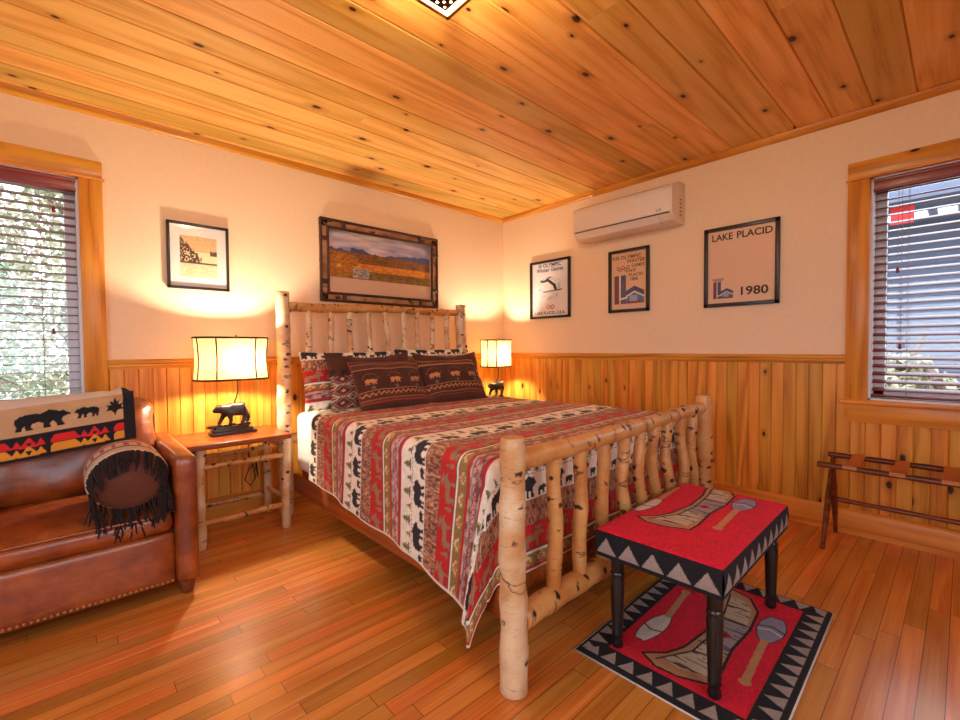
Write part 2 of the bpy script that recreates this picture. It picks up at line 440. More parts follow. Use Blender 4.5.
BEAR = [(0, .30), (.02, .42), (.10, .52), (.25, .56), (.45, .53), (.60, .62), (.70, .58), (.80, .52), (.85, .56), (.88, .51), (1.0, .40), (1.0, .35), (.92, .33), (.85, .28),
        (.82, .18), (.88, .03), (.88, 0), (.74, 0), (.72, .12), (.66, .22), (.60, .12), (.64, 0), (.50, 0), (.49, .18), (.40, .24), (.30, .20), (.28, .10), (.34, 0), (.20, 0), (.17, .15), (.12, .08), (.14, 0), (.02, 0), (.04, .15)]
MOOSE = [(0, .35), (.02, .52), (.15, .6), (.40, .62), (.52, .75), (.62, .74), (.64, .8), (.52, .85), (.50, 1.0), (.58, .95), (.62, 1.02), (.68, .93), (.74, 1.0), (.76, .88), (.84, .92), (.82, .82), (.74, .78),
         (.78, .72), (.92, .58), (.90, .52), (.78, .56), (.70, .5), (.64, .35), (.64, 0), (.57, 0), (.56, .3), (.50, .32), (.22, .32), (.18, .2), (.2, 0), (.12, 0), (.10, .2), (.06, 0), (.0, 0), (.04, .25)]
TREE = [(.5, 1), (.28, .68), (.4, .68), (.15, .38), (.35, .38), (0, .1), (.43, .1), (.43, 0), (.57, 0), (.57, .1), (1, .1), (.65, .38), (.85, .38), (.6, .68), (.72, .68)]
LEAF = [(.5, 1), (.6, .75), (.75, .82), (.72, .6), (1, .62), (.88, .45), (1, .3), (.7, .28), (.55, .12), (.55, 0), (.45, 0), (.45, .12), (.3, .28), (0, .3), (.12, .45), (0, .62), (.28, .6), (.25, .82), (.4, .75)]
def rep(u, v, P, poly, w, h, ou=0, flip=False):
    """polygon repeated every P along u, size w x h (v measured from the motif's foot)"""
    uu = ((u + ou) % P) / w
    if flip: uu = 1 - uu
    return inpoly(uu, v / h, poly)

WHITE = lin((236, 226, 208)); TAUPE = lin((164, 112, 84)); RED = lin((184, 28, 26)); OLIVE = lin((142, 112, 62)); GREY = lin((150, 128, 122))
BLK = lin((38, 32, 38)); GRN = lin((112, 104, 52)); CREAM = lin((222, 190, 140))
def quilt_paint(u, s, P=.53, s0=1.135, k=1.0):
    """u across the bed, s metres from the headboard wall; motif feet point to larger s"""
    t = ((s - s0) / P) % 1.0
    n = vnoise(u * 90, s * 90, 3); n2 = vnoise(u * 260, s * 60, 5); n3 = vnoise(u * 40, s * 160, 8)
    C = np.tile(WHITE, (u.size, 1))
    def put(m, c): C[m] = c
    d = t * P
    put((t > .155) & (t < .163) & ((u * 60 % 1) < .6), OLIVE)
    # trees
    put((t < .15) & rep(u, .150 * P - d, .115 * k, TREE, .055 * k, .062, .0), GRN)
    put((t < .15) & rep(u, .150 * P - d, .115 * k, TREE, .030 * k, .036, .045 * k), GRN)
    # bears, and a cub behind each
    put((t > .17) & (t < .335) & rep(u, .325 * P - d, .17 * k, BEAR, .108 * k, .135 * k), BLK)
    put((t > .17) & (t < .335) & rep(u, .325 * P - d, .17 * k, BEAR, .046 * k, .058 * k, -.118 * k), BLK)
    m = (t >= .336) & (t < .515); C[m] = TAUPE; put(m & (n2 > .62), lin((104, 58, 44))); put(m & (n2 < .2), lin((206, 160, 124)))
    m = (t >= .515) & (t < .694); C[m] = RED
    put(m & rep(u, .69 * P - d, .155 * k, MOOSE, .12 * k, .085 * k), lin((150, 116, 84)))
    put(m & rep(u, .675 * P - d, .155 * k, TREE, .025 * k, .05 * k, -.122 * k), lin((150, 116, 84)))
    put((t >= .694) & (t < .704), BLK); put((t >= .704) & (t < .722), WHITE)
    m = (t >= .722) & (t < .811); C[m] = OLIVE
    put(m & rep(u, .806 * P - d, .075 * k, LEAF, .048 * k, .044 * k), CREAM)
    put(m & rep(u, .800 * P - d, .075 * k, LEAF, .030 * k, .030 * k, -.009 * k), lin((176, 122, 66)))
    put((t >= .811) & (t < .84), RED)
    m = (t >= .84) & (t < .95); C[m] = GREY; put(m & (n3 > .6), lin((196, 170, 160))); put(m & (n3 < .3), lin((104, 70, 70)))
    z = np.abs(((u / .03) % 1) - .5) * 2 * .02; put(m & (np.abs(d - .88 * P - z) < .004), RED)
    put((t >= .95), lin((168, 30, 34)))
    C *= (0.9 + .2 * n)[:, None]
    return C

# ------------------------------------------------------------------ room shell
XW, YW, H = -5.1, -4.7, 2.44
def groove_profile(a0, a1, phase, pitch, depth, w):
    """polyline (a, d): d = 0 on the face, depth in the grooves"""
    pts = []; k0 = math.floor((a0 - phase) / pitch); a = []
    g = [phase + k * pitch for k in range(k0, k0 + int((a1 - a0) / pitch) + 3)]
    pts.append((a0, 0))
    for c in g:
        if c - w <= a0 or c + w >= a1: continue
        pts += [(c - w, 0), (c, depth), (c + w, 0)]
    pts.append((a1, 0)); return pts
def strip(mb, prof, f0, f1):
    """f0(a,d), f1(a,d): the two ends of every profile point"""
    for i in range(len(prof) - 1):
        a, b = prof[i], prof[i + 1]
        mb.add([f0(*a), f0(*b), f1(*b), f1(*a)], [(0, 1, 2, 3)])

b = MB(); b.box(XW - .1, .1, YW - .1, .1, -.12, 0); fl = st(b.build('floor', M['floor'], smooth=False))
b = MB(); pf = groove_profile(YW, 0, -2.208, .1785, .009, .0055)
strip(b, pf, lambda a, d: (XW, a, H + d), lambda a, d: (0, a, H + d)); b.box(XW - .1, .1, YW - .1, .1, H + .012, H + .1)
st(b.build('ceiling', M['ceiling'], smooth=False, recalc=False))

WZ0, WZ1 = .79, 2.05
LW = (-4.307, -3.307)      # opening of window in the back wall
RW = (-3.92, -2.917)       # opening of window in the right wall (y)
def wall_y(name, y, th, x0, x1, op, mat):   # wall parallel to x
    b = MB(); y0, y1 = (y, y + th) if th > 0 else (y + th, y)
    if op:
        b.box(x0, op[0], y0, y1, 0, H); b.box(op[1], x1, y0, y1, 0, H)
        b.box(op[0], op[1], y0, y1, 0, op[2]); b.box(op[0], op[1], y0, y1, op[3], H)
    else: b.box(x0, x1, y0, y1, 0, H)
    return st(b.build(name, mat, smooth=False))
def wall_x(name, x, th, y0, y1, ops, mat):
    b = MB(); x0, x1 = (x, x + th) if th > 0 else (x + th, x)
    cur = y0
    for o in ops:
        b.box(x0, x1, cur, o[0], 0, H); b.box(x0, x1, o[0], o[1], 0, o[2]); b.box(x0, x1, o[0], o[1], o[3], H); cur = o[1]
    b.box(x0, x1, cur, y1, 0, H)
    return st(b.build(name, mat, smooth=False))
wall_y('wall_back', 0, .16, XW - .1, .16, (LW[0], LW[1], WZ0, WZ1), M['plaster'])
wall_x('wall_right', 0, .16, YW - .1, 0, [(RW[0], RW[1], WZ0, WZ1)], M['plaster'])
wall_x('wall_left', XW, -.16, YW - .1, .16, [(-3.7, -1.6, .8, 2.05)], M['plaster'])
b = MB(); b.box(XW - .1, -4.2, YW - .16, YW, 0, H); b.box(-4.2, -2.2, YW - .16, YW, 0, .8); b.box(-4.2, -2.2, YW - .16, YW, 2.05, H); b.box(-2.2, .16, YW - .16, YW, 0, H)
st(b.build('wall_front', M['plaster'], smooth=False))

# wainscot (real grooves), rail, baseboard and ceiling moulding per wall
RAILB = .993
def wainscot(name, wall, a0, a1, z0, z1, phase):
    b = MB(); pf = groove_profile(a0, a1, phase, .0667, .006, .004); T = .014
    if wall == 'back':
        strip(b, pf, lambda a, d: (a, -T + d, z0), lambda a, d: (a, -T + d, z1)); b.add([(a0, -T, z1), (a1, -T, z1), (a1, 0, z1), (a0, 0, z1)], [(0, 1, 2, 3)]); m = M['wains_b']
    else:
        strip(b, pf, lambda a, d: (-T + d, a, z0), lambda a, d: (-T + d, a, z1)); b.add([(-T, a0, z1), (-T, a1, z1), (0, a1, z1), (0, a0, z1)], [(0, 1, 2, 3)]); m = M['wains_r']
    return st(b.build(name, m, smooth=False, recalc=False))
wainscot('trim_1', 'back', -3.207, 0, 0, RAILB + .02, 0); wainscot('trim_2', 'back', XW, -3.207, 0, .68, 0)
wainscot('trim_3', 'right', -2.818, 0, 0, RAILB + .02, -2.51); wainscot('trim_4', 'right', YW, -2.818, 0, .68, -2.51)
def run(name, wall, a0, a1, prof):
    """moulding with profile (depth, z) run along a wall"""
    b = MB()
    if wall == 'back': b.prism([(-d, z) for d, z in prof], 'x', a0, a1); m = M['trim_x']
    else: b.prism([(-d, z) for d, z in prof], 'y', a0, a1); m = M['trim_y']
    return st(b.build(name, m, angle=30))
rail = [(0, RAILB), (.018, RAILB), (.020, RAILB + .012), (.024, RAILB + .018), (.024, RAILB + .028), (.034, RAILB + .034), (.036, RAILB + .050), (.030, RAILB + .056), (0, RAILB + .056)]
base = [(0, 0), (.032, 0), (.032, .122), (.026, .136), (.018, .145), (0, .145)]
crown = [(0, 2.40), (.012, 2.40), (.020, 2.405), (.030, 2.42), (.034, 2.439), (0, 2.439)]
run('trim_5', 'back', -3.207, 0, rail); run('trim_6', 'right', -2.818, 0, rail)
run('baseboard_back', 'back', XW, 0, base); run('baseboard_right', 'right', YW, 0, base)
run('trim_7', 'back', XW, 0, crown); run('trim_8', 'right', YW, 0, crown)
b = MB(); b.box(XW, XW + .02, YW, 0, 0, .14); st(b.build('baseboard_left', M['trim_y'], bevel=.003))
b = MB(); b.box(XW, 0, YW, YW + .02, 0, .14); st(b.build('baseboard_front', M['trim_x'], bevel=.003))

def window(name, wall, op, mats):
    """casing, stool, apron, jamb, sash and pane; F maps (along, out-of-wall depth, z)"""
    a0, a1 = op; mx, mz = mats
    F = (lambda a, d, z: (a, -d, z)) if wall == 'back' else (lambda a, d, z: (-d, a, z))
    def bx(b, a_0, a_1, d0, d1, z0, z1):
        p = F(a_0, d0, z0); q = F(a_1, d1, z1)
        b.box(min(p[0], q[0]), max(p[0], q[0]), min(p[1], q[1]), max(p[1], q[1]), z0, z1)
    root = bpy.data.objects.new(name, None); COL.objects.link(root); root.location = F((a0 + a1) / 2, 0, WZ0); root['kind'] = 'structure'
    bpy.context.view_layer.update()
    for s_ in (0, 1):
        b = MB(); 
        if s_ == 0: bx(b, a0 - .1, a0, 0, .024, WZ0 - .005, WZ1)
        else: bx(b, a1, a1 + .1, 0, .024, WZ0 - .005, WZ1)
        b.build('casing', mz, root, bevel=.003)
    b = MB(); bx(b, a0 - .1, a1 + .1, 0, .026, WZ1, WZ1 + .098); b.build('head_casing', mx, root, bevel=.003)
    b = MB(); bx(b, a0 - .108, a1 + .108, 0, .036, WZ1 - .006, WZ1 + .006); b.build('head_bead', mx, root, bevel=.003)
    b = MB(); bx(b, a0 - .118, a1 + .118, -.12, .05, WZ0 - .026, WZ0 - .002); b.build('window_stool', mx, root, bevel=.005)
    b = MB(); bx(b, a0 - .1, a1 + .1, 0, .022, WZ0 - .13, WZ0 - .026); b.build('apron', mx, root, bevel=.003)
    b = MB(); bx(b, a0, a0 + .012, -.16, .0, WZ0, WZ1); bx(b, a1 - .012, a1, -.16, 0, WZ0, WZ1); bx(b, a0, a1, -.16, 0, WZ1 - .012, WZ1); bx(b, a0, a1, -.16, 0, WZ0, WZ0 + .01)
    b.build('jamb', M['vinyl'], root)
    b = MB(); w = .05
    bx(b, a0 + .012, a0 + .012 + w, -.14, -.10, WZ0 + .01, WZ1 - .012); bx(b, a1 - .012 - w, a1 - .012, -.14, -.10, WZ0 + .01, WZ1 - .012)
    bx(b, a0, a1, -.14, -.10, WZ0 + .01, WZ0 + .06); bx(b, a0, a1, -.14, -.10, WZ1 - .062, WZ1 - .012)
    b.build('sash', M['vinyl'], root, bevel=.003)
    b = MB(); bx(b, a0 + .06, a1 - .06, -.121, -.119, WZ0 + .06, WZ1 - .06); b.build('pane', M['window_glass'], root)
    return root
window('window_1', 'back', LW, (M['trim_x'], M['trim_z'])); window('window_2', 'right', RW, (M['trim_y'], M['trim_zy']))
# plain windows behind the camera
for nm, bxs in (('window_3', [(XW, XW + .02, -3.8, -3.7, .7, 2.15), (XW, XW + .02, -1.6, -1.5, .7, 2.15), (XW, XW + .02, -3.7, -1.6, 2.05, 2.15), (XW, XW + .04, -3.82, -1.48, .76, .8), (XW - .1, XW - .06, -2.68, -2.62, .8, 2.05)]),
                ('window_4', [(-4.3, -4.2, YW, YW + .02, .7, 2.15), (-2.2, -2.1, YW, YW + .02, .7, 2.15), (-4.2, -2.2, YW, YW + .02, 2.05, 2.15), (-4.32, -2.08, YW, YW + .04, .76, .8), (-3.23, -3.17, YW - .1, YW - .06, .8, 2.05)])):
    b = MB()
    for q in bxs: b.box(*q)
    st(b.build(nm, M['trim_z']))

def blind(name, wall, op, tilt, label):
    a0, a1 = op[0] + .016, op[1] - .016; W = a1 - a0
    F = (lambda a, d, z: (a, -d, z)) if wall == 'back' else (lambda a, d, z: (-d, a, z))
    c = F((a0 + a1) / 2, -.04, WZ0)
    root = thing(name, c, label, 'window blind')
    def bx(b, a_0, a_1, d0, d1, z0, z1):
        p = F(a_0, d0, z0); q = F(a_1, d1, z1)
        b.box(min(p[0], q[0]), max(p[0], q[0]), min(p[1], q[1]), max(p[1], q[1]), z0, z1)
    b = MB(); bx(b, a0 - .006, a1 + .006, -.02, .0, WZ1 - .082, WZ1 - .012); bx(b, a0 - .006, a1 + .006, -.02, .006, WZ1 - .030, WZ1 - .014); bx(b, a0 - .006, a1 + .006, -.02, .005, WZ1 - .080, WZ1 - .068)
    bx(b, a0, a1, -.075, -.02, WZ1 - .06, WZ1 - .013)
    b.build('valance', M['blind'], root, bevel=.002)
    b = MB(); bx(b, a0, a1, -.066, -.014, WZ0 + .018, WZ0 + .032); b.build('bottom_rail', M['blind'], root, bevel=.003)
    # one slat, then copies
    b = MB(); hw = .0245; ct, sn = math.cos(tilt), math.sin(tilt); prof = []
    for k in range(7):
        q = -hw + 2 * hw * k / 6; cv = .0022 * (1 - (q / hw) ** 2)
        prof.append((q * ct - cv * sn, q * sn + cv * ct))
    up = prof; dn = [(p[0] + .0024 * sn, p[1] - .0024 * ct) for p in prof][::-1]
    poly = [(-.04 + p[0], p[1]) for p in up + dn]   # (depth, z)
    zc = WZ0 + .063
    if wall == 'back': b.prism([(-d, zc + z) for d, z in poly], 'x', a0, a1)
    else: b.prism([(-d, zc + z) for d, z in poly], 'y', a0, a1)
    s0 = b.build('slat', M['blind'], root, angle=50)
    n = int((WZ1 - .075 - zc) / .0445)
    for i in range(1, n + 1):
        s = s0.copy(); COL.objects.link(s); s.parent = root; s.location = (0, 0, .0445 * i)
    for fr in (.145, .5, .855):
        b = MB()
        for dd in (-.064, -.014): bx(b, a0 + W * fr - .0008, a0 + W * fr + .0008, dd - .0008, dd + .0008, WZ0 + .02, WZ1 - .06)
        b.build('ladder_cord', M['cord'], root, smooth=False)
    e = a1 if wall == 'back' else a1
    for off, zl in ((.10, 1.52), (.115, 1.10)) if wall == 'right' else ((.085, 1.86), (.10, 1.21)):
        b = MB(); p = F(e - off, -.010, 0); b.tube([(p[0], p[1], zl), (p[0], p[1], WZ1 - .05)], .0012, 6)
        cd = b.build('pull_cord', M['cord'], root)
        b = MB(); b.lathe([(.003, .012), (.006, .008), (.0085, -.012), (.007, -.018), (.002, -.02)], (p[0], p[1], zl), 10); b.build('tassel', M['blind'], cd)
    return root
blind('window_blind', 'back', LW, math.radians(3), 'cherry wood blind with open slats in the window behind the leather sofa')
blind('window_blind', 'right', RW, math.radians(-22), 'cherry wood blind with tilted slats in the window above the luggage rack')

# ------------------------------------------------------------------ outdoors
def ground():
    t = NT('snowy_grass'); co = t.coord(); n = t.noise(co, 1.2, 5, .65)
    t.set(Base_Color=t.ramp(n, [(.42, L4((88, 98, 62))), (.52, L4((140, 132, 100))), (.58, L4((225, 228, 232)))]), Roughness=.95); return t.m
b = MB(); b.box(-40, 40, -30, 45, -1.1, -.9); st(b.build('ground', ground(), smooth=False))
M['bark'] = plain('grey_tree_bark', (112, 94, 82), .9, bumpscale=14, bstr=.8, var=.3)
def leafmat(name, c1, c2):
    t = NT(name); co = t.coord(); n = t.noise(co, 3.0, 5, .7)
    t.set(Base_Color=t.ramp(n, [(.35, L4(c1)), (.65, L4(c2))]), Roughness=.7); return t.m
LM = [leafmat('spruce_green', (84, 104, 80), (170, 184, 156)), leafmat('olive_foliage', (128, 126, 92), (196, 190, 160)), leafmat('rusty_foliage', (140, 108, 86), (206, 184, 164))]
def tree(x, y, h, r, kind, label, n=6000, low=.9, group='trees outside the window'):
    root = thing('pine_tree' if kind == 0 else 'leafy_tree', (x, y, -.9), label, 'tree', group)
    b = MB(); rr = random.Random(int(x * 100 + y * 10))
    pts = [(x + rr.uniform(-.06, .06) * k, y + rr.uniform(-.06, .06) * k, -.9 + h * k / 8) for k in range(9)]
    b.tube(pts, [.13 * (1 - .1 * k) for k in range(9)], 8)
    for k in range(26):
        z = -.9 + low + (h - low) * rr.random() ** 1.1; a = rr.uniform(0, 2 * PI); l = r * (1 - .75 * (z + .9 - low) / (h - low)) * rr.uniform(.6, 1)
        b.tube([(x, y, z), (x + l * .5 * math.cos(a), y + l * .5 * math.sin(a), z + .06), (x + l * math.cos(a), y + l * math.sin(a), z - (.12 if kind == 0 else -.3))], [.025, .016, .006], 5)
    b.build('trunk', M['bark'], root)
    g = np.random.default_rng(int(abs(x) * 77 + y * 13)); vs = []; fs = []
    for k in range(n):
        f = g.random() ** .9; z = -.9 + low + (h - low) * f; R = r * (1 - .8 * f) if kind == 0 else r * math.sqrt(max(.05, 1 - (2 * f - .9) ** 2))
        a = g.random() * 2 * PI; l = R * g.random() ** .5; c = np.array([x + l * math.cos(a), y + l * math.sin(a), z - .12 * l])
        s = .022 + .04 * g.random(); d = g.normal(size=3); d /= np.linalg.norm(d); e = np.cross(d, g.normal(size=3)); e /= np.linalg.norm(e)
        w = s * (.35 if kind == 0 else .8); o = len(vs)
        vs += [c - d * s, c + e * w, c + d * s, c - e * w]; fs.append((o, o + 1, o + 2, o + 3))
    b = MB(); b.add(vs, fs); b.build('foliage', LM[kind], root, smooth=False, recalc=False)
tree(-4.3, 3.4, 4.4, 1.0, 0, 'green conifer nearest the glass outside the window behind the sofa')
tree(-3.2, 5.3, 4.8, 1.1, 1, 'olive leafy tree close behind the conifer outside the sofa window')
tree(-6.1, 4.9, 5.4, 1.2, 0, 'tall dark conifer at the edge of the view outside the sofa window')
tree(-4.9, 6.9, 5.6, 1.3, 2, 'rust brown tree standing well back outside the sofa window')
tree(-2.7, 8.6, 6.2, 1.7, 0, 'far green conifer outside the sofa window, beside its right casing')
tree(-7.6, 9.4, 6.5, 2.2, 1, 'far olive leafy tree outside the sofa window', 6000)
# neighbouring building beyond the right-hand window
M['siding'] = plain('slate_blue_siding', (112, 118, 142), .8, var=.1); M['soffit'] = plain('grey_soffit', (104, 110, 132), .8, var=.08)
nb = thing('neighbouring_building', (6.2, -3.0, -.9), 'slate grey building with a lit porch outside the right window', 'building')
b = MB()
for k in range(23): b.prism([(6.0, -.9 + k * .16), (5.975, -.9 + k * .16), (6.0, -.9 + (k + 1) * .16)], 'y', -9, 4)
b.box(6.0, 6.6, -9, 4, -.9, 2.835); b.build('wall', M['siding'], nb, smooth=False)
b = MB(); b.box(4.1, 6.9, -9, 4, 2.838, 2.98); b.build('porch_roof', M['soffit'], nb, bevel=.01)
for y in (-6.5, -.2):
    b = MB(); b.box(4.2, 4.32, y, y + .12, -.9, 2.837); b.build('porch_post', M['soffit'], nb, bevel=.005)
M['panel_light'] = emis('porch_light_panel', (236, 240, 255), 2.4); M['redsign'] = plain('red_sign', (226, 40, 44), .5)
for y in (-3.20, -2.93, -2.66):
    b = MB(); b.box(4.85, 5.25, y, y + .17, 2.818, 2.839); b.build('porch_light', M['panel_light'], nb, smooth=False)
b = MB(); b.box(4.36, 4.40, -2.84, -2.62, 2.62, 2.837); b.build('hanging_sign', M['redsign'], nb, bevel=.004)
tree(3.6, -1.5, 2.9, .8, 2, 'low rusty shrub tree outside the right window', 3500, .2, group='shrubs outside the right window')
tree(3.3, -4.4, 2.5, .7, 1, 'low olive shrub tree outside the right window', 3500, .2, group='shrubs outside the right window')
tree(2.9, -2.9, 1.9, .7, 1, 'short olive shrub outside the right window beneath the porch lights', 3500, .1, group='shrubs outside the right window')

# ------------------------------------------------------------------ logs
def jitter_path(p0, p1, n, amp, seed):
    r = random.Random(seed); p0 = Vector(p0); p1 = Vector(p1); d = (p1 - p0).normalized()
    e = d.orthogonal().normalized(); f = d.cross(e); ph = r.uniform(0, 6.28); ph2 = r.uniform(0, 6.28)
    out = []
    for i in range(n):
        t = i / (n - 1); w = math.sin(PI * t)
        out.append(p0.lerp(p1, t) + e * amp * (math.sin(t * 5 + ph) * w) + f * amp * (math.sin(t * 7.3 + ph2) * w))
    return out
def log(name, p0, p1, r0, r1, parent, seed=0, amp=.004, mat='birch2', stubs=3, n=16, ringn=14):
    r = random.Random(seed); b = MB(); L = (Vector(p1) - Vector(p0)).length; n = max(6, min(40, int(L / .04)))
    P = jitter_path(p0, p1, n, amp, seed)
    R = [(r0 + (r1 - r0) * i / (n - 1)) * (1 + .045 * math.sin(i * 1.7 + seed) + r.uniform(-.025, .025)) for i in range(n)]
    R[0] *= .9; R[-1] *= .9
    P = [P[0]] + [P[0].lerp(P[1], .12)] + P[1:-1] + [P[-1].lerp(P[-2], .12)] + [P[-1]]
    R = [R[0], R[0] / .9] + R[1:-1] + [R[-1] / .9, R[-1]]
    b.tube(P, R, ringn, 0, True, 1)
    d = (Vector(p1) - Vector(p0)).normalized(); e = d.orthogonal().normalized()
    for k in range(stubs):
        t = r.uniform(.1, .9); i = min(len(P) - 1, int(t * len(P))); c = Vector(P[i]); a = r.uniform(0, 6.28)
        v = (e * math.cos(a) + d.cross(e) * math.sin(a)).normalized(); rr = R[i] * r.uniform(.28, .42)
        b.tube([c + v * R[i] * .7, c + v * R[i] * 1.0, c + v * R[i] * 1.14], [rr * 1.5, rr, rr * .7], 8, 2)
    return b.build(name, [M[mat], M['log_end'], M['knot_dark']], parent, angle=50)

# ------------------------------------------------------------------ bed
bed = thing('log_bed', (-1.56, -1.3, 0), 'rustic birch log bed with spindled headboard and footboard', 'bed')
HY, FY = -.22, -2.325; HX0, HX1, FX0, FX1 = -2.315, -.77, -2.338, -.815
log('headboard_post', (HX0, HY, 0), (HX0, HY, 1.485), .047, .043, bed, 1, .004, 'birch', 2)
log('headboard_post', (HX1, HY, 0), (HX1, HY, 1.485), .050, .046, bed, 2, .006, 'birch', 2)
log('footboard_post', (FX0, FY, 0), (FX0, FY, .820), .047, .040, bed, 3, .003, 'birch', 1)
log('footboard_post', (FX1, FY, 0), (FX1, FY, .838), .050, .044, bed, 4, .004, 'birch2', 1)
log('headboard_rail', (HX0 + .03, HY, 1.39), (HX1 - .03, HY, 1.415), .031, .027, bed, 5, .010, 'birch2', 8)
log('headboard_rail', (HX0 + .03, HY, .50), (HX1 - .03, HY, .50), .035, .035, bed, 6, .006, 'birch2', 2)
log('footboard_rail', (FX0 + .03, FY, .742), (FX1 - .0, FY, .768), .035, .031, bed, 17, .008, 'birch2', 5)
log('footboard_rail', (FX0 + .03, FY, .225), (FX1 - .03, FY, .225), .042, .038, bed, 8, .006, 'birch2', 4)
for i, x in enumerate((-2.141, -1.984, -1.839, -1.684, -1.546, -1.382, -1.236, -1.093, -.931)):
    log('headboard_spindle', (x, HY, .50), (x + .004 * ((i % 3) - 1), HY, 1.40), .024, .019, bed, 20 + i, .012 if i not in (4,) else .03, 'birch', 5)
for i, x in enumerate((-2.128, -1.973, -1.816, -1.655, -1.518, -1.386, -1.253, -1.095, -.96)):
    bd = .006 if i < 3 else .015
    log('footboard_spindle', (x, FY, .235), (x, FY, .745), .028, .025, bed, 41 + i, bd, 'birch2', 3)
for x in (-2.262, -.838):
    b = MB(); b.box(x - .016, x + .016, -2.28, -.26, .15, .27); b.build('side_rail', M['log_board'], bed, bevel=.005)
b = MB(); b.box(-2.24, -.86, -2.2, -.3, .2, .30); b.build('slat_base', M['log_board'], bed, bevel=.005)

def rbox(x0, x1, y0, y1, z0, z1, r, n=14, bulge=(0, 0, 0), wr=0, seed=0):
    """rounded, optionally bulging box as a point grid mesh"""
    b = MB(); c = np.array([(x0 + x1) / 2, (y0 + y1) / 2, (z0 + z1) / 2]); h = np.array([(x1 - x0) / 2, (y1 - y0) / 2, (z1 - z0) / 2])
    bu = np.array(bulge)
    lin_ = np.sin(np.linspace(-1, 1, n + 1) * PI / 2)
    for ax in range(3):
        for sg in (-1, 1):
            A, B = np.meshgrid(lin_, lin_, indexing='ij'); P = np.zeros((n + 1, n + 1, 3)); o = [i for i in range(3) if i != ax]
            P[..., ax] = sg; P[..., o[0]] = A; P[..., o[1]] = B
            Q = P * h; inner = np.clip(Q, -(h - r), h - r); d = Q - inner; ln = np.linalg.norm(d, axis=2, keepdims=True); ln[ln == 0] = 1
            Q = inner + d / ln * r
            U = Q / h
            for k in range(3):
                o2 = [i for i in range(3) if i != k]
                Q[..., k] += bu[k] * U[..., k] * (1 - U[..., o2[0]] ** 2).clip(0) * (1 - U[..., o2[1]] ** 2).clip(0)
            if wr:
                q = Q + c
                Q += (wr * (np.sin(q[..., 0] * 23 + seed) * np.sin(q[..., 2] * 17 + q[..., 1] * 19 + seed * 2)))[..., None] * U
            b.grid(Q + c)
    return b
mt = rbox(-2.275, -.865, -2.19, -.29, .30, .69, .05, 16)
tag(mt.build('mattress', M['sheet'], weld=.0005, angle=80), 'thick mattress in a white sheet, bare only at its head corner', 'mattress')

# quilt
def quilt():
    X0, X1, Yf = -2.285, -.855, -2.20; ZT = .712; rr = .055
    dl, df = .50, .46
    def drop(a):   # a >= 0 overshoot beyond the bed edge -> (outward, down)
        a = np.asarray(a, float); q = np.clip(a / rr, 0, PI / 2); o = rr * np.sin(q); d = rr * (1 - np.cos(q)); rest = np.maximum(0, a - rr * PI / 2)
        return o - .0, d + rest
    xi0, xi1, yi = X0 + .02, X1 - .02, Yf + .02
    us = np.linspace(xi0 - dl, xi1 + dl, 400); ss = np.linspace(.69, -yi + df, 400)
    U, S = np.meshgrid(us, ss, indexing='ij')
    a_l = np.maximum(0, xi0 - U); a_r = np.maximum(0, U - xi1); a = a_l + a_r; side = np.where(a_r > 0, 1.0, -1.0)
    bb = np.maximum(0, S + yi)
    R = np.hypot(a, bb); phi = np.arctan2(bb, a + 1e-9)
    Rm = np.minimum(dl / np.maximum(np.cos(phi), 1e-3), df / np.maximum(np.sin(phi), 1e-3)); R = np.where((a > 0) & (bb > 0), R * np.minimum(1, .61 / Rm), R)
    # hem line: rises towards the head on the left side
    o, d = drop(R)
    lim = np.where(S < 1.9, .405 + .10 * np.clip((S - .55) / 1.3, 0, 1), .50)
    o_x = o * np.cos(phi); o_y = o * np.sin(phi)
    X = np.clip(U, xi0, xi1) + side * o_x
    Y = -np.minimum(S, -yi) - o_y * .62
    Z = ZT - d
    Z += .006 * np.sin(U * 3.1 + 1) * np.sin(S * 2.7) * (R < .02) + .004 * (vnoise(U * 9 + 20, S * 9, 2) - .5) * 2
    # folds in the hanging parts
    hang = np.clip((d - .08) / .4, 0, 1)
    fold = (np.sin(S * 10.5 + 1.0) * .010 + np.sin(S * 23 + .5) * .004) * (phi < .3) + (np.sin(U * 12) * .006) * (phi > 1.2)
    X += side * hang * np.where(a > 0, .012 + fold, 0) * np.cos(phi)
    # at the foot corner the loose cloth hangs in a soft lobe on the long side of the post
    g = np.clip((S - 1.80) / (-yi - 1.80), 0, 1); g = g * g * (3 - 2 * g)
    Y += hang * (a > 0) * np.where(bb > 0, np.cos(phi) ** .7, g) * .085
    X += side * hang * (a > 0) * (bb > 0) * (.045 * np.sin(2 * phi) + .010 * np.sin(phi * 9))
    Y -= hang * np.where(bb > 0, fold * np.sin(phi), 0) * .6
    Z = np.maximum(Z, .03)
    # left hem hangs a little lower towards the foot
    Z += hang * (a > 0) * (bb == 0) * np.clip(1.0 - (S - .6) / 1.1, 0, 1) * .10 * np.clip(R / .46, 0, 1)
    Z -= hang * (a > 0) * np.clip((S - 1.7) / .45, 0, 1) ** 1.5 * .10 * np.clip(R / .5, 0, 1) * np.cos(phi)
    Z = np.maximum(Z, .035)
    P = np.stack([X, Y, Z], -1)
    C = quilt_paint(U.ravel(), S.ravel())
    e = (us[-1] - us[0]) / 399
    hem = (U < us[0] + .007) | (U > us[-1] - .007) | (S > ss[-1] - .007)
    C[hem.ravel()] = WHITE
    # underside and thickness
    b = MB(); b.grid(P)
    o_ = b.build('quilt', M['quilt'], col=C, recalc=False, angle=180)
    m = o_.modifiers.new('thick', 'SOLIDIFY'); m.thickness = .009; m.offset = -1
    return tag(o_, 'quilted bedspread striped red, cream and olive with black bears and moose', 'quilt')
quilt()

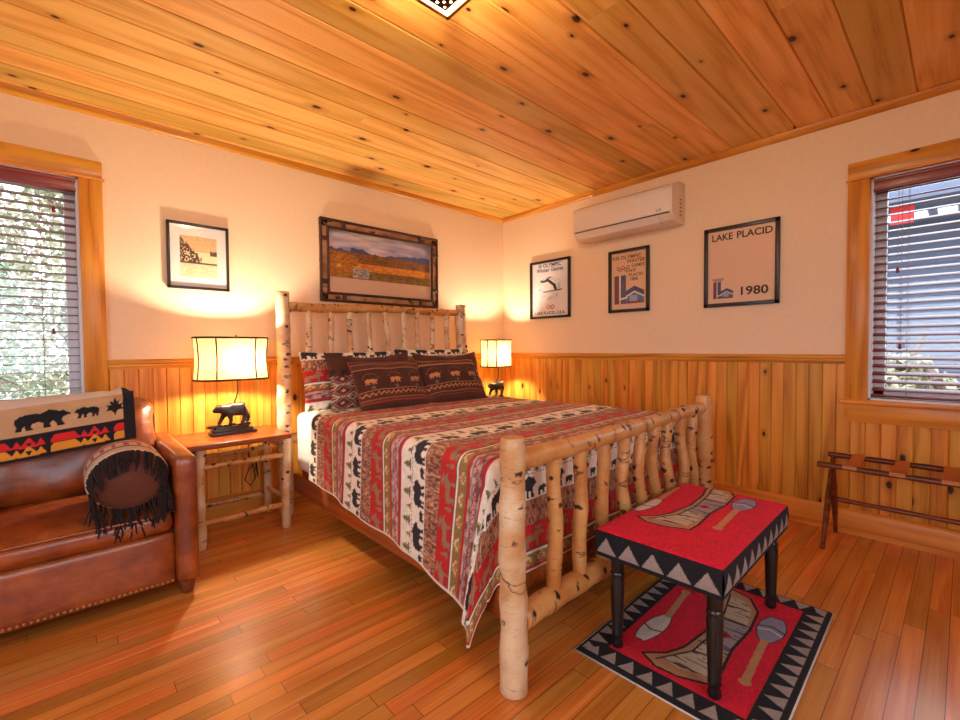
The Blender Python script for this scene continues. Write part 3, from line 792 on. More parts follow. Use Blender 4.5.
# ------------------------------------------------------------------ pillows
def pillow(name, w, h, t, paint, loc, rot, label, group, nu=90, nv=70, piping=None, sag=0.0, ears=.03, seed=0):
    a = np.linspace(-1, 1, nu); c = np.linspace(-1, 1, nv); A, B = np.meshgrid(a, c, indexing='ij')
    th = t / 2 * ((1 - np.abs(A) ** 2.6).clip(0) ** .55) * ((1 - np.abs(B) ** 2.6).clip(0) ** .55)
    X = A * w / 2 * (1 - ears * (1 - B ** 2) * 1.2); Z = B * h / 2 * (1 - ears * (1 - A ** 2) * 1.4) - sag * (1 - A ** 2) * (B > 0) * B
    wr = .006 * np.sin(A * 7 + seed) * np.sin(B * 6 + seed * 2) + .008 * (vnoise(A * 3 + 9 + seed, B * 3 + 7, 4) - .5)
    F = np.stack([X, -(th + wr * (th > .004)), Z + h / 2], -1); K = np.stack([X, th * .8, Z + h / 2], -1)
    b = MB(); b.grid(F); b.grid(K[::-1])
    C1 = paint((A.ravel() + 1) / 2, (B.ravel() + 1) / 2, True); C2 = paint((A[::-1].ravel() + 1) / 2, (B[::-1].ravel() + 1) / 2, False)
    o = b.build(name, M['pillow'], col=np.vstack([C1, C2]), recalc=False, angle=180)
    o.location = loc; o.rotation_euler = rot
    tag(o, label, 'pillow', group)
    if piping:
        pts = []
        for k in range(nu): pts.append((X[k, 0], 0, Z[k, 0] + h / 2))
        for k in range(1, nv): pts.append((X[-1, k], 0, Z[-1, k] + h / 2))
        for k in range(nu - 2, -1, -1): pts.append((X[k, -1], 0, Z[k, -1] + h / 2))
        for k in range(nv - 2, -1, -1): pts.append((X[0, k], 0, Z[0, k] + h / 2))
        b = MB(); b.tube(pts, .0045, 6); p = b.build('piping', piping, None)
        p.parent = o
    return o
def sham_paint(u, v, front):
    if not front: return np.tile(lin((228, 214, 198)), (u.size, 1))
    return quilt_paint(u * .66, (1 - v) * .50, P=.53, s0=-.10, k=1.0)
BRN = lin((66, 30, 18)); BRN2 = lin((86, 42, 24)); TAN = lin((186, 124, 78)); PINK = lin((170, 110, 92))
def buff_paint(u, v, front):
    C = np.tile(BRN, (u.size, 1)); n = vnoise(u * 50, v * 30, 6); C *= (.8 + .5 * n)[:, None]
    if not front: return C
    C[(v > .80)] = BRN2; C[(v > .785) & (v < .81)] = TAN; C[(v > .90) & (v < .915)] = TAN * .7
    C[v < .30] = BRN2 * (.9)
    z = np.abs(((u * 14) % 1) - .5) * 2 * .06
    C[np.abs(v - .25 - z) < .014] = TAN; C[np.abs(v - .345) < .008] = TAN * .8
    C[np.abs(v - .12) < .012] = lin((140, 56, 40)); C[np.abs(v - .17) < .006] = TAN * .7
    for k, uc in enumerate((.17, .5, .83)):
        bod = inpoly((u - uc + .085) / .17, (v - .47) / .20, BEAR); C[bod] = TAN * (1.1 if k != 2 else .85)
        gl = (np.abs(np.hypot((u - uc) * 1.4, v - .55) - .15) < .008) & (v > .58) & ((u * 60 % 1) < .5); C[gl] = PINK * .6
        C[np.hypot((u - uc) * 1.3, (v - .40)) < .035] = lin((96, 90, 84))
    return C
def buff2_paint(u, v, front):
    C = buff_paint(u, v * .92, front)
    if front:
        m = (np.abs(((v - .80) * 9) % 1 - .5) < .2) & (v > .80); C[m & ((u * 22 % 1) < .55)] = TAN * .8
    return C
def geo_paint(u, v, front):
    C = np.tile(lin((74, 36, 20)), (u.size, 1)) * (.8 + .5 * vnoise(u * 20, v * 20, 9))[:, None]
    if not front: return C
    cols = [lin((190, 170, 140)), lin((128, 40, 34)), lin((44, 34, 40)), lin((170, 96, 80)), lin((60, 50, 50))]
    d = np.abs(((u * 5) % 1) - .5) * 2 + np.abs(((v * 5.0) % 1) - .5) * 2
    k = (np.floor(d * 4)).astype(int) % 5
    m = v < .56
    for i in range(5): C[m & (k == i)] = cols[i]
    m2 = m & (np.abs((v * 5) % 1 - .02) < .05); C[m2] = cols[0]
    m3 = (v > .56) & (v < .68); C[m3 & (((u * 9) % 1) < (v[:] - .56) * 5)] = lin((34, 22, 20))
    return C
q = PI / 180
SH = 'quilted pillow shams against the headboard'
pillow('pillow_sham', .70, .40, .17, sham_paint, (-1.905, -.42, .694), (-14 * q, 0, 0), 'cream pillow sham with bears and red stripe, beside the nightstand with the cable', None, seed=1)
pillow('pillow_sham', .70, .40, .17, sham_paint, (-1.20, -.42, .705), (-12 * q, 0, 0), 'striped pillow sham with red corners showing behind the far brown pillows', None, seed=2)
pillow('brown_pillow', .64, .39, .14, geo_paint, (-1.84, -.61, .71), (-18 * q, 0, -1 * q), 'dark brown pillow with woven diamonds, half hidden behind the buffalo pillow', None, sag=.03, seed=3, ears=.05)
pillow('brown_pillow', .66, .38, .14, geo_paint, (-1.145, -.60, .715), (-20 * q, 0, 2 * q), 'dark brown diamond pillow behind the front pillow farther from the window sofa', None, sag=.03, seed=4, ears=.05)
pipm = plain('red_brown_piping', (120, 54, 46), .8)
pillow('throw_pillow', .53, .34, .13, buff_paint, (-1.815, -.83, .716), (-28 * q, 0, 3 * q), 'brown throw pillow with tan buffalo above a zigzag line, piped edge', None, piping=pipm, seed=5)
pillow('throw_pillow', .56, .34, .13, buff2_paint, (-1.285, -.81, .716), (-30 * q, 0, 1 * q), 'brown throw pillow with two tan animals, nearest the small lamp at the corner', None, piping=pipm, seed=6)

# ------------------------------------------------------------------ nightstands
def nightstand(loc, label):
    x, y, _ = loc; r = thing('log_nightstand', loc, label, 'nightstand')
    x0, x1, y0, y1 = x - .228, x + .228, y - .18, y + .18; zt = .588
    b = MB(); b.prism([(x - .305, y - .245), (x + .252, y - .238), (x + .252, y + .20), (x - .30, y + .205)], 'z', zt - .03, zt); b.build('tabletop', M['table_wood'], r, bevel=.008, seg=3)
    sd = int(abs(x) * 100)
    for k, (a, c) in enumerate(((x0, y0), (x1, y0), (x0, y1), (x1, y1))): log('leg', (a, c, 0), (a + .004, c, zt - .025), .026, .023, r, sd + k, .004, 'birch', 2)
    for z in (.14, .45): log('rail', (x0, y0, z), (x1, y0, z + .005), .017, .017, r, sd + 9 + int(z * 100), .003, 'birch2', 2)
    for z in (.13, .44): log('rail', (x0, y1, z), (x1, y1, z), .015, .015, r, sd + 19 + int(z * 100), .003, 'birch2', 2)
    for xx in (x0, x1):
        for z in (.17, .50): log('rail', (xx, y0, z), (xx, y1, z), .015, .015, r, sd + 29 + int(z * 10), .002, 'birch', 1)
    return r
nightstand((-2.625, -.275, 0), 'log nightstand with stained top between the sofa and the bed')
nightstand((-.36, -.275, 0), 'log nightstand in the room corner, mostly hidden behind the bed')

# ------------------------------------------------------------------ lamps
def skin_bear(c, L, parent, mat):
    """walking bear, facing -x, standing with its paws at c.z"""
    s = L / 1.0
    V = []; E = []; R = []
    def v(x, y, z, r): V.append((x * s, y * s, z * s)); R.append(r * s); return len(V) - 1
    hip = v(.32, 0, .46, .19); mid = v(.05, 0, .47, .20); sh = v(-.22, 0, .50, .19); nk = v(-.38, 0, .50, .13); hd = v(-.50, 0, .47, .115); sn = v(-.62, 0, .42, .055)
    E += [(hip, mid), (mid, sh), (sh, nk), (nk, hd), (hd, sn)]
    def leg(root, pts):
        p = root
        for q_ in pts: k = v(*q_); E.append((p, k)); p = k
    leg(hip, [(.36, .10, .30, .10), (.44, .11, .16, .065), (.40, .11, .05, .06), (.34, .11, .03, .05)])
    leg(hip, [(.28, -.10, .30, .10), (.24, -.11, .16, .065), (.20, -.11, .05, .06), (.14, -.11, .03, .05)])
    leg(sh, [(-.28, .10, .30, .09), (-.36, .11, .16, .06), (-.40, .11, .05, .055), (-.46, .11, .03, .045)])
    leg(sh, [(-.16, -.10, .30, .09), (-.12, -.11, .16, .06), (-.14, -.11, .05, .055), (-.20, -.11, .03, .045)])
    for sy in (-1, 1): k = v(-.46, sy * .08, .58, .035); E.append((hd, k))
    me = bpy.data.meshes.new('bear_figurine'); me.from_pydata(V, E, []); me.materials.append(mat)
    o = bpy.data.objects.new('bear_figurine', me); COL.objects.link(o)
    bm = bmesh.new(); bm.from_mesh(me); sl = bm.verts.layers.skin.verify(); bm.verts.ensure_lookup_table()
    for i, bv in enumerate(bm.verts): bv[sl].radius = (R[i], R[i]); bv[sl].use_root = (i == 1)
    bm.to_mesh(me); bm.free()
    sk = o.modifiers.new('skin', 'SKIN'); sk.use_smooth_shade = True
    sb = o.modifiers.new('sub', 'SUBSURF'); sb.levels = 2; sb.render_levels = 2
    dg = bpy.context.evaluated_depsgraph_get(); ev = o.evaluated_get(dg); m2 = bpy.data.meshes.new_from_object(ev)
    o.modifiers.clear(); o.data = m2; m2.materials.clear(); m2.materials.append(mat)
    for p in m2.polygons: p.use_smooth = True
    o.parent = parent; o.location = Vector(c) - parent.location
    return o
def lamp(loc, label, energy, A=.20, B=.125):
    x, y, z = loc; r = thing('table_lamp', loc, label, 'lamp', None)
    b = MB()
    for k, (w, d, zz) in enumerate(((.125, .05, .018), (.115, .045, .036), (.10, .04, .05))): b.box(x - w, x + w - .01 * k, y - d, y + d, z + (zz - .018), z + zz)
    b.box(x - .14, x - .06, y - .03, y + .03, z + .045, z + .060)
    for k in range(8): b.ball((x - .10 + k * .027, y + .022 * math.sin(k * 2.1), z + .050), .02, 8, sc=(1.1, .9, .55))
    b.build('base', M['dark_metal'], r, bevel=.004)
    skin_bear((x + .01, y, z + .058), .195, r, M['dark_metal'])
    b = MB(); b.tube([(x + .015, y + .01, z + .13), (x + .008, y + .01, z + .18), (x + .022, y, z + .22), (x + .03, y, z + .26), (x + .028, y, z + .38)], [.006, .0055, .005, .005, .005], 8); b.build('stem', M['dark_metal'], r)
    b = MB(); b.lathe([(.014, 0), (.016, .02), (.014, .045)], (x + .028, y, z + .37), 12); b.build('socket', M['dark_metal'], r)
    b = MB(); b.ball((x + .028, y, z + .44), .028, 12, sc=(1, 1, 1.25)); bl = b.build('bulb', M['bulb'], r); bl.visible_shadow = True
    # shade: rounded-oval, slightly waisted
    zb, zt = z + .335, z + .585; n = 56
    def ring(zz, sc=1.0, off=0):
        t = (zz - zb) / (zt - zb); f = (1 - .045 * math.sin(PI * t)) * sc; out = []
        for k in range(n):
            a = 2 * PI * k / n; ca, sa = math.cos(a), math.sin(a)
            out.append((x + (A * f + off) * math.copysign(abs(ca) ** .75, ca), y + (B * f + off) * math.copysign(abs(sa) ** .75, sa), zz))
        return out
    b = MB(); m = 9; vs = []
    for i in range(m): vs += ring(zb + (zt - zb) * i / (m - 1))
    b.add(vs, [(i * n + k, i * n + (k + 1) % n, (i + 1) * n + (k + 1) % n, (i + 1) * n + k) for i in range(m - 1) for k in range(n)])
    sh = b.build('lamp_shade', M['shade'], r, recalc=False, angle=90)
    for zz in (zb, zt):
        b = MB(); p = ring(zz); b.tube(p + [p[0], p[1]], .006, 8, cap=False); b.build('shade_rim', M['black_metal'], r)
    for ka in (3, 10, 18, 25, 31, 38, 46, 53):
        b = MB(); b.tube([ring(zb + (zt - zb) * i / 8, 1.0, .001)[ka] for i in range(9)], .0045, 6); b.build('shade_rib', M['black_metal'], r)
    b = MB()
    for zz in (zt - .01,):
        b.tube([(x - A * .98, y, zz), (x + A * .98, y, zz)], .002, 6); b.tube([(x + .028, y - B * .98, zz), (x + .028, y + B * .98, zz)], .002, 6)
    b.tube([(x + .028, y, zz), (x + .028, y, zz + .012)], .003, 6); b.ball((x + .028, y, zz + .022), .008, 8); b.build('finial', M['brass'], r)
    ld = bpy.data.lights.new('lamp_light', 'POINT'); ld.energy = energy; ld.color = (1.0, .84, .62); ld.shadow_soft_size = .03
    lo = bpy.data.objects.new('lamp_light', ld); COL.objects.link(lo); lo.parent = r; lo.location = (.028, 0, .44)
    bl.visible_shadow = False
    return r
LAMP1 = lamp((-2.635, -.255, .5885), 'bear table lamp with burlap shade on the nightstand beside the sofa', 30)
LAMP2 = lamp((-.36, -.255, .5885), 'bear table lamp with burlap shade in the room corner behind the bed', 30, .165, .10)
b = MB(); xx = -2.50
b.tube([(-2.55, -.20, .594), (-2.50, -.055, .592), (-2.495, -.052, .50), (xx, -.06, .40), (xx + .03, -.07, .30), (xx + .035, -.08, .24), (xx + .0, -.09, .20), (xx - .03, -.08, .24), (xx + .0, -.07, .31), (xx + .05, -.06, .34), (xx + .06, -.05, .24), (xx + .05, -.04, .30), (xx + .06, -.03, .36)], .004, 8)
cb = b.build('power_cord', M['black_cord'], LAMP1)

# ------------------------------------------------------------------ pictures
def text_geo(s, size, bold=0.0, ext=0.0, align='CENTER', xs=1.0):
    cu = bpy.data.curves.new('t', 'FONT'); cu.body = s; cu.size = size; cu.align_x = align; cu.offset = bold; cu.resolution_u = 3
    o = bpy.data.objects.new('t', cu); COL.objects.link(o); dg = bpy.context.evaluated_depsgraph_get(); dg.update()
    me = bpy.data.meshes.new_from_object(o.evaluated_get(dg))
    vs = [(v.co.x * xs, v.co.y) for v in me.vertices]; fs = [tuple(p.vertices) for p in me.polygons]
    bpy.data.objects.remove(o); bpy.data.meshes.remove(me); return vs, fs
def picture(name, wall, a0, a1, z0, z1, label, fw, fd, paint, texts=(), fmat='frame_black', nu=120, group=None, cat='picture', frame=None, mat_inset=0.0):
    """wall 'back': a = x, rising to the viewer's right; wall 'right': a = -y"""
    F = (lambda a, d, z: (a, -d, z)) if wall == 'back' else (lambda a, d, z: (-d, -a, z))
    c = F((a0 + a1) / 2, 0, (z0 + z1) / 2); r = thing(name, c, label, cat, group)
    def bx(b, a_0, a_1, d0, d1, z_0, z_1):
        p = F(a_0, d0, z_0); q = F(a_1, d1, z_1)
        b.box(min(p[0], q[0]), max(p[0], q[0]), min(p[1], q[1]), max(p[1], q[1]), z_0, z_1)
    if frame: frame(r, bx, F)
    else:
        b = MB(); bx(b, a0, a1, .001, fd, z1 - fw, z1); bx(b, a0, a1, .001, fd, z0, z0 + fw); bx(b, a0, a0 + fw, .001, fd, z0, z1); bx(b, a1 - fw, a1, .001, fd, z0, z1)
        b.build('frame', M[fmat], r, bevel=.002)
    i0, i1, j0, j1 = a0 + fw * .9, a1 - fw * .9, z0 + fw * .9, z1 - fw * .9
    nv = int(nu * (j1 - j0) / (i1 - i0)); U, V = np.meshgrid(np.linspace(0, 1, nu), np.linspace(0, 1, nv), indexing='ij')
    P = np.zeros((nu, nv, 3))
    aa = i0 + (i1 - i0) * U; zz = j0 + (j1 - j0) * V
    if wall == 'back': P[..., 0] = aa; P[..., 1] = -.008; P[..., 2] = zz
    else: P[..., 0] = -.008; P[..., 1] = -aa; P[..., 2] = zz
    b = MB(); b.grid(P); pr = b.build('print', M['paper'], r, col=paint(U.ravel(), V.ravel()), recalc=False, smooth=False)
    if texts:
        groups = {}
        for (s, u, v, size, m, xs) in texts:
            vs, fs = text_geo(s, size, bold=size * .022, xs=xs); cc = (i0 + (i1 - i0) * u, j0 + (j1 - j0) * v)
            groups.setdefault(m, MB()).add([F(cc[0] + p[0], .0088, cc[1] + p[1]) for p in vs], fs)
        for m, bb in groups.items(): bb.build('lettering', M[m], pr, recalc=False, smooth=False)
    b = MB(); q4 = [F(i0, fd * .62, j0), F(i1, fd * .62, j0), F(i1, fd * .62, j1), F(i0, fd * .62, j1)]; b.add(q4, [(0, 1, 2, 3)]); b.build('glass', M['glass'], r, smooth=False)
    return r
M['ink_black'] = plain('black_ink', (32, 26, 28), .6); M['ink_blue'] = plain('blue_ink', (44, 74, 122), .6); M['ink_brown'] = plain('brown_ink', (96, 62, 40), .6)
def art_small(u, v):
    C = np.tile(lin((232, 222, 216)), (u.size, 1)); m = (u > .17) & (u < .83) & (v > .17) & (v < .83); x = (u - .17) / .66; y = (v - .17) / .66
    n = vnoise(x * 18, y * 50, 1)
    C[m] = (lin((214, 178, 128)) * (.85 + .3 * n)[:, None])[m]
    C[m & (y < .62)] = lin((236, 216, 170)); C[m & (y < .36)] = lin((206, 196, 150)); C[m & (y < .30) & (n > .5)] = lin((222, 212, 178))
    tr = m & (y > .33) & (y < .40 + .5 * (1 - x * 1.7).clip(0) + .12 * vnoise(x * 30, y * 8, 2)) & (x < .58); C[tr & (vnoise(x * 40, y * 40, 3) > .32)] = lin((72, 44, 34))
    C[m & (np.abs(y - .345) < .02)] = lin((72, 60, 56)); C[m & (x > .8) & (y > .55) & (y < .62 + .1 * vnoise(x * 20, y, 5))] = lin((96, 60, 48))
    return C
picture('framed_print', 'back', -2.916, -2.58, 1.482, 1.892, 'small black-framed landscape print with wide white mat above the nightstand lamp', .016, .022, art_small)
def art_big(u, v):
    C = np.tile(lin((214, 178, 150)), (u.size, 1)); m = (u > .025) & (u < .975) & (v > .26) & (v < .965); x = u; y = (v - .26) / .70
    cl = vnoise(x * 5, y * 9, 1) * .6 + vnoise(x * 12, y * 20, 2) * .4
    sky = lin((70, 92, 168)) * (1 - cl)[:, None] + lin((244, 226, 216)) * cl[:, None] * 1.05; sky = np.where((y > .82)[:, None], sky * .85, sky)
    C[m] = sky[m]
    ridge = .60 + .07 * np.sin(x * 9) * (x > .2) + .05 * vnoise(x * 26, x * 0, 3) + .05 * np.exp(-((x - .62) / .12) ** 2); C[m & (y < ridge)] = lin((66, 78, 128))
    r2 = .56 + .04 * vnoise(x * 9, x * 0, 4) - .10 * (x > .75) * (x - .75); g = vnoise(x * 60, y * 40, 5)
    low = lin((66, 70, 40)) * (1 - g)[:, None] + lin((170, 96, 40)) * g[:, None]; mm = m & (y < r2); C[mm] = low[mm]
    g2 = vnoise(x * 45, y * 25, 6); mm = m & (y < .36); c2 = lin((206, 74, 24)) * g2[:, None] + lin((222, 168, 50)) * (1 - g2)[:, None]; C[mm] = c2[mm]
    mm = m & (y < .20); g3 = vnoise(x * 60, y * 60, 7); c3 = lin((74, 62, 27)) * g3[:, None] + lin((160, 120, 46)) * (1 - g3)[:, None]; C[mm] = c3[mm]
    mm = m & (x < .26) & (y < .58 - .3 * x) & (g2 > .3); c4 = lin((206, 132, 36)) * g3[:, None] + lin((120, 76, 28)) * (1 - g3)[:, None]; C[mm] = c4[mm]
    mm = m & (x > .22) & (x < .36) & (y < .24) & (y > .03); c5 = lin((50, 44, 44)) * g3[:, None] + lin((214, 206, 196)) * (1 - g3)[:, None]; C[mm] = c5[mm]
    return C
BX0, BX1, BZ0, BZ1 = -1.970, -.876, 1.466, 2.088
def bigframe(r, bx, F):
    b = MB(); w = .062
    bx(b, BX0, BX1, .001, .020, BZ1 - w, BZ1); bx(b, BX0, BX1, .001, .020, BZ0, BZ0 + w); bx(b, BX0, BX0 + w, .001, .020, BZ0, BZ1); bx(b, BX1 - w, BX1, .001, .020, BZ0, BZ1)
    o = b.build('frame', M['bark_panel'], r, bevel=.002)
    # planar uv so that the bark pattern reads
    me = o.data; ul = me.uv_layers.new(name='UVMap')
    for lp in me.loops:
        co = me.vertices[lp.vertex_index].co; ul.data[lp.index].uv = (co.x * .7, co.z * .7)
    b = MB(); t = .0105
    def bar(p, q, rad=t): b.tube([F(p[0], .022, p[1]), F(q[0], .022, q[1])], rad, 8)
    for (a, c) in ((BX0 + .006, BX1 - .006), (BX0 + w, BX1 - w)):
        e = .006 if a < BX0 + .03 else w
        z0, z1 = BZ0 + e, BZ1 - e
        bar((a, z0), (c, z0)); bar((a, z1), (c, z1)); bar((a, z0), (a, z1)); bar((c, z0), (c, z1))
    for sx, X_ in ((1, BX0), (-1, BX1)):
        for sz, Z_ in ((1, BZ0), (-1, BZ1)):
            bar((X_, Z_), (X_ + sx * w, Z_ + sz * w), .007)
            bar((X_ + sx * .19, Z_), (X_ + sx * .19, Z_ + sz * w), .016); bar((X_, Z_ + sz * .15), (X_ + sx * w, Z_ + sz * .15), .016)
    b.build('twig_trim', M['brown_twig'], r)
picture('framed_photograph', 'back', BX0, BX1, BZ0, BZ1, 'wide birch-bark framed photograph of autumn mountains above the headboard', .062, .024, art_big, frame=bigframe, nu=190)
CR = lin((226, 210, 196))
def art_ski(u, v):
    C = np.tile(lin((222, 218, 220)), (u.size, 1)); d = np.hypot((u - .5), (v - .52) * 1.45)
    C[(np.abs(d - .27) < .05) & (vnoise(u * 16, v * 16, 1) > .45)] = lin((186, 196, 222))
    # a plain skier: bent body over a pair of skis
    C[inpoly(u, v, [(.28, .66), (.46, .70), (.66, .58), (.70, .47), (.64, .47), (.58, .56), (.44, .645), (.30, .63)])] = lin((38, 32, 34))
    C[seg(u, v, (.40, .69), (.52, .72), .012) | seg(u, v, (.32, .455), (.82, .475), .010)] = lin((58, 50, 52))
    C[np.hypot(u - .27, (v - .66) * 1.45) < .035] = lin((38, 32, 34))
    for k, cx in enumerate((.46, .57)):
        C[np.abs(np.hypot(u - cx, (v - .17) * 1.45) - .045) < .013] = [lin((196, 150, 50)), lin((168, 60, 50))][k]
    return C
picture('framed_poster', 'right', .388, .861, 1.378, 1.925, 'black-framed white poster of a leaping skier, nearest the room corner', .022, .024, art_ski,
        [('III OLYMPIC', .5, .915, .050, 'ink_blue', 1.05), ('Winter Games', .5, .83, .050, 'ink_blue', 1.05), ('LAKE PLACID, U.S.A.', .5, .035, .040, 'ink_black', 1.0)], nu=130)
def emblem(u, v, C, x0, x1, y0, y1):
    a = (u - x0) / (x1 - x0); c = (v - y0) / (y1 - y0); navy = lin((62, 66, 108)); mar = lin((122, 44, 56)); teal = lin((70, 112, 150))
    ins = (a > 0) & (a < 1) & (c > 0)
    C[ins & (a < .17) & (c < 1)] = mar; C[ins & (a >= .05) & (a < .09) & (c < 1)] = navy
    C[ins & (a > .22) & (a < .40) & (c < 1)] = navy
    roof = .42 + .18 * (1 - np.abs(a - .68) / .32); m = ins & (a >= .36) & (c < roof); C[m] = navy
    C[ins & (a > .40) & (np.abs(c - (roof - .20)) < .03)] = CR; C[ins & (a > .40) & (c < roof - .23) & (c > roof - .40)] = teal
    C[ins & (a > .40) & (c < roof - .42)] = mar * .9; C[ins & (a > .17) & (a <= .22) & (c > .16) & (c < 1)] = CR
    C[ins & (a > .17) & (a < .45) & (np.abs(c - .16 - (a - .17) * .2) < .03)] = CR
    C[ins & (a > .52) & (a < .78) & (c < .28) & (c > .08)] = lin((150, 160, 200))
def art_emb(u, v):
    C = np.tile(lin((222, 178, 142)), (u.size, 1)); emblem(u, v, C, .09, .93, .10, .60); C[(v < .08)] = lin((214, 180, 150))
    for k in range(5): 
        cx = .19 + .075 * k; cy = .73 - (.03 if k % 2 else 0); C[np.abs(np.hypot(u - cx, (v - cy) * 1.35) - .038) < .009] = lin((110, 72, 50))
    return C
picture('framed_poster', 'right', 1.255, 1.61, 1.386, 1.896, 'narrow black-framed poster with maroon and navy emblem beneath the air conditioner', .024, .024, art_emb,
        [('XIII OLYMPIC', .44, .88, .040, 'ink_brown', 1.1), ('WINTER', .70, .805, .038, 'ink_brown', 1.1), ('GAMES', .76, .725, .036, 'ink_brown', 1.0), ('LAKE', .56, .645, .034, 'ink_brown', 1.1), ('PLACID', .70, .57, .034, 'ink_brown', 1.1), ('1980', .64, .495, .034, 'ink_brown', 1.1)], nu=120)
def art_lp(u, v):
    C = np.tile(lin((226, 186, 154)), (u.size, 1)); emblem(u, v, C, .09, .40, .07, .30)
    for k in range(5):
        cx = .10 + .032 * k; cy = .335 - (.012 if k % 2 else 0); C[np.abs(np.hypot(u - cx, (v - cy) * 1.2) - .016) < .005] = lin((110, 72, 50))
    return C
picture('framed_poster', 'right', 2.022, 2.481, 1.377, 1.926, 'largest black-framed poster, lettered LAKE PLACID 1980, beside the right window', .024, .024, art_lp,
        [('LAKE', .225, .865, .064, 'ink_black', .92), ('PLACID', .70, .865, .064, 'ink_black', 1.0), ('1980', .69, .10, .078, 'ink_black', 1.15)], nu=150)

# ------------------------------------------------------------------ air conditioner
AY0, AY1, AZ0, AZ1 = -1.876, -1.035, 2.0, 2.298
ac = thing('air_conditioner', (0, (AY0 + AY1) / 2, AZ0), 'white wall-mounted air conditioner above the posters', 'air conditioner')
def acp(sc=1.0): return [(-.002, AZ0), (-.10, AZ0 - .004), (-.17, AZ0 + .010), (-.206, AZ0 + .045), (-.214, AZ0 + .075), (-.214, AZ1 - .072), (-.207, AZ1 - .054), (-.19, AZ1 - .042), (-.12, AZ1 - .012), (-.09, AZ1), (-.002, AZ1)]
b = MB(); b.prism(acp(), 'y', AY0 + .02, AY1 - .02); b.build('body', M['white_plastic'], ac, bevel=.002)
for ya, yb in ((AY0, AY0 + .0195), (AY1 - .0195, AY1)):
    b = MB(); b.prism(acp(), 'y', ya, yb); b.build('end_cap', M['ac_side'], ac, bevel=.003)
b = MB(); b.prism([(-.2145, AZ0 + .062), (-.2185, AZ0 + .064), (-.2185, AZ1 - .078), (-.2145, AZ1 - .074)], 'y', AY0 + .012, AY1 - .012); b.build('front_panel', M['white_plastic'], ac, bevel=.0015)
b = MB(); b.prism([(-.208, AZ0 + .055), (-.212, AZ0 + .050), (-.176, AZ0 + .006), (-.120, AZ0 - .012), (-.118, AZ0 - .007), (-.172, AZ0 + .012)], 'y', AY0 + .10, AY1 - .03); b.build('louver', M['white_plastic'], ac, bevel=.001)
b = MB(); b.prism([(-.2105, AZ0 + .053), (-.2135, AZ0 + .053), (-.2158, AZ0 + .061), (-.2105, AZ0 + .061)], 'y', AY0 + .02, AY1 - .02); b.build('shadow_gap', M['grey_plastic'], ac, smooth=False)
vs, fs = text_geo('LG', .024, bold=.0006, xs=1.4); b = MB(); b.add([(-.2190, AY0 + .095 - p[0], AZ0 + .078 + p[1]) for p in vs], fs); b.build('logo', M['grey_plastic'], ac, recalc=False, smooth=False)
b = MB()
for k in range(5): b.box(-.09, -.055, AY0 - .0006, AY0 + .001, AZ0 + .05 + k * .028, AZ0 + .062 + k * .028)
b.build('label_print', M['leather_strap'], ac, smooth=False)

# ------------------------------------------------------------------ ceiling lantern
cl = thing('ceiling_light', (-2.46, -2.13, 2.44), 'square brass ceiling lantern with pierced base plate, glowing', 'ceiling light')
x0, x1, y0, y1 = -2.61, -2.316, -2.28, -1.991; zb = 2.30
b = MB()
for (a, c) in ((x0, y0), (x1 - .014, y0), (x0, y1 - .014), (x1 - .014, y1 - .014)): b.box(a, a + .014, c, c + .014, zb, 2.42)
for zz in (zb, 2.408):
    b.box(x0, x1, y0, y0 + .012, zz, zz + .014); b.box(x0, x1, y1 - .012, y1, zz, zz + .014); b.box(x0, x0 + .012, y0, y1, zz, zz + .014); b.box(x1 - .012, x1, y0, y1, zz, zz + .014)
b.box(x0 + .02, x1 - .02, y0 + .02, y1 - .02, 2.42, 2.44); b.build('frame', M['brass'], cl, bevel=.002)
for q_ in ((x0 + .004, x0 + .007, y0 + .014, y1 - .014), (x1 - .007, x1 - .004, y0 + .014, y1 - .014), (x0 + .014, x1 - .014, y0 + .004, y0 + .007), (x0 + .014, x1 - .014, y1 - .007, y1 - .004)):
    b = MB(); b.box(q_[0], q_[1], q_[2], q_[3], zb + .014, 2.408); b.build('glass_panel', M['lantern_glass'], cl, smooth=False)
# pierced plate: grid with real holes
b = MB(); n = 27; st_ = (x1 - x0 - .068) / n
for i in range(n):
    for j in range(n):
        if i % 2 == 1 and j % 2 == 1 and (i // 2 + j // 2) % 2 == 0: continue
        xa = x0 + .034 + i * st_; ya = y0 + .034 + j * st_; b.add([(xa, ya, zb + .003), (xa + st_, ya, zb + .003), (xa + st_, ya + st_, zb + .003), (xa, ya + st_, zb + .003)], [(0, 3, 2, 1)])

b.build('pierced_plate', plain('dark_brass_plate', (84, 50, 22), .4, .7), cl, smooth=False, recalc=False, weld=.0001)
b = MB(); w_ = .022
for q_ in ((x0 + .012, x1 - .012, y0 + .012, y0 + .012 + w_), (x0 + .012, x1 - .012, y1 - .012 - w_, y1 - .012), (x0 + .012, x0 + .012 + w_, y0 + .034, y1 - .034), (x1 - .012 - w_, x1 - .012, y0 + .034, y1 - .034)): b.box(q_[0], q_[1], q_[2], q_[3], zb + .004, zb + .007)
b.build('glass_border', emis('glowing_glass_border', (255, 222, 150), 3.0), cl, smooth=False)
b = MB(); b.ball(((x0 + x1) / 2, (y0 + y1) / 2, 2.365), .035, 12); bu = b.build('bulb', M['bulb'], cl); bu.visible_shadow = False
def point(name, loc, e, col, size, par=None):
    ld = bpy.data.lights.new(name, 'POINT'); ld.energy = e; ld.color = col; ld.shadow_soft_size = size
    o = bpy.data.objects.new(name, ld); COL.objects.link(o)
    if par is not None: o.parent = par; o.location = Vector(loc) - par.location
    else: o.location = loc
    return o
point('lantern_light', ((x0 + x1) / 2, (y0 + y1) / 2, 2.365), 30, (1, .80, .54), .035, cl)

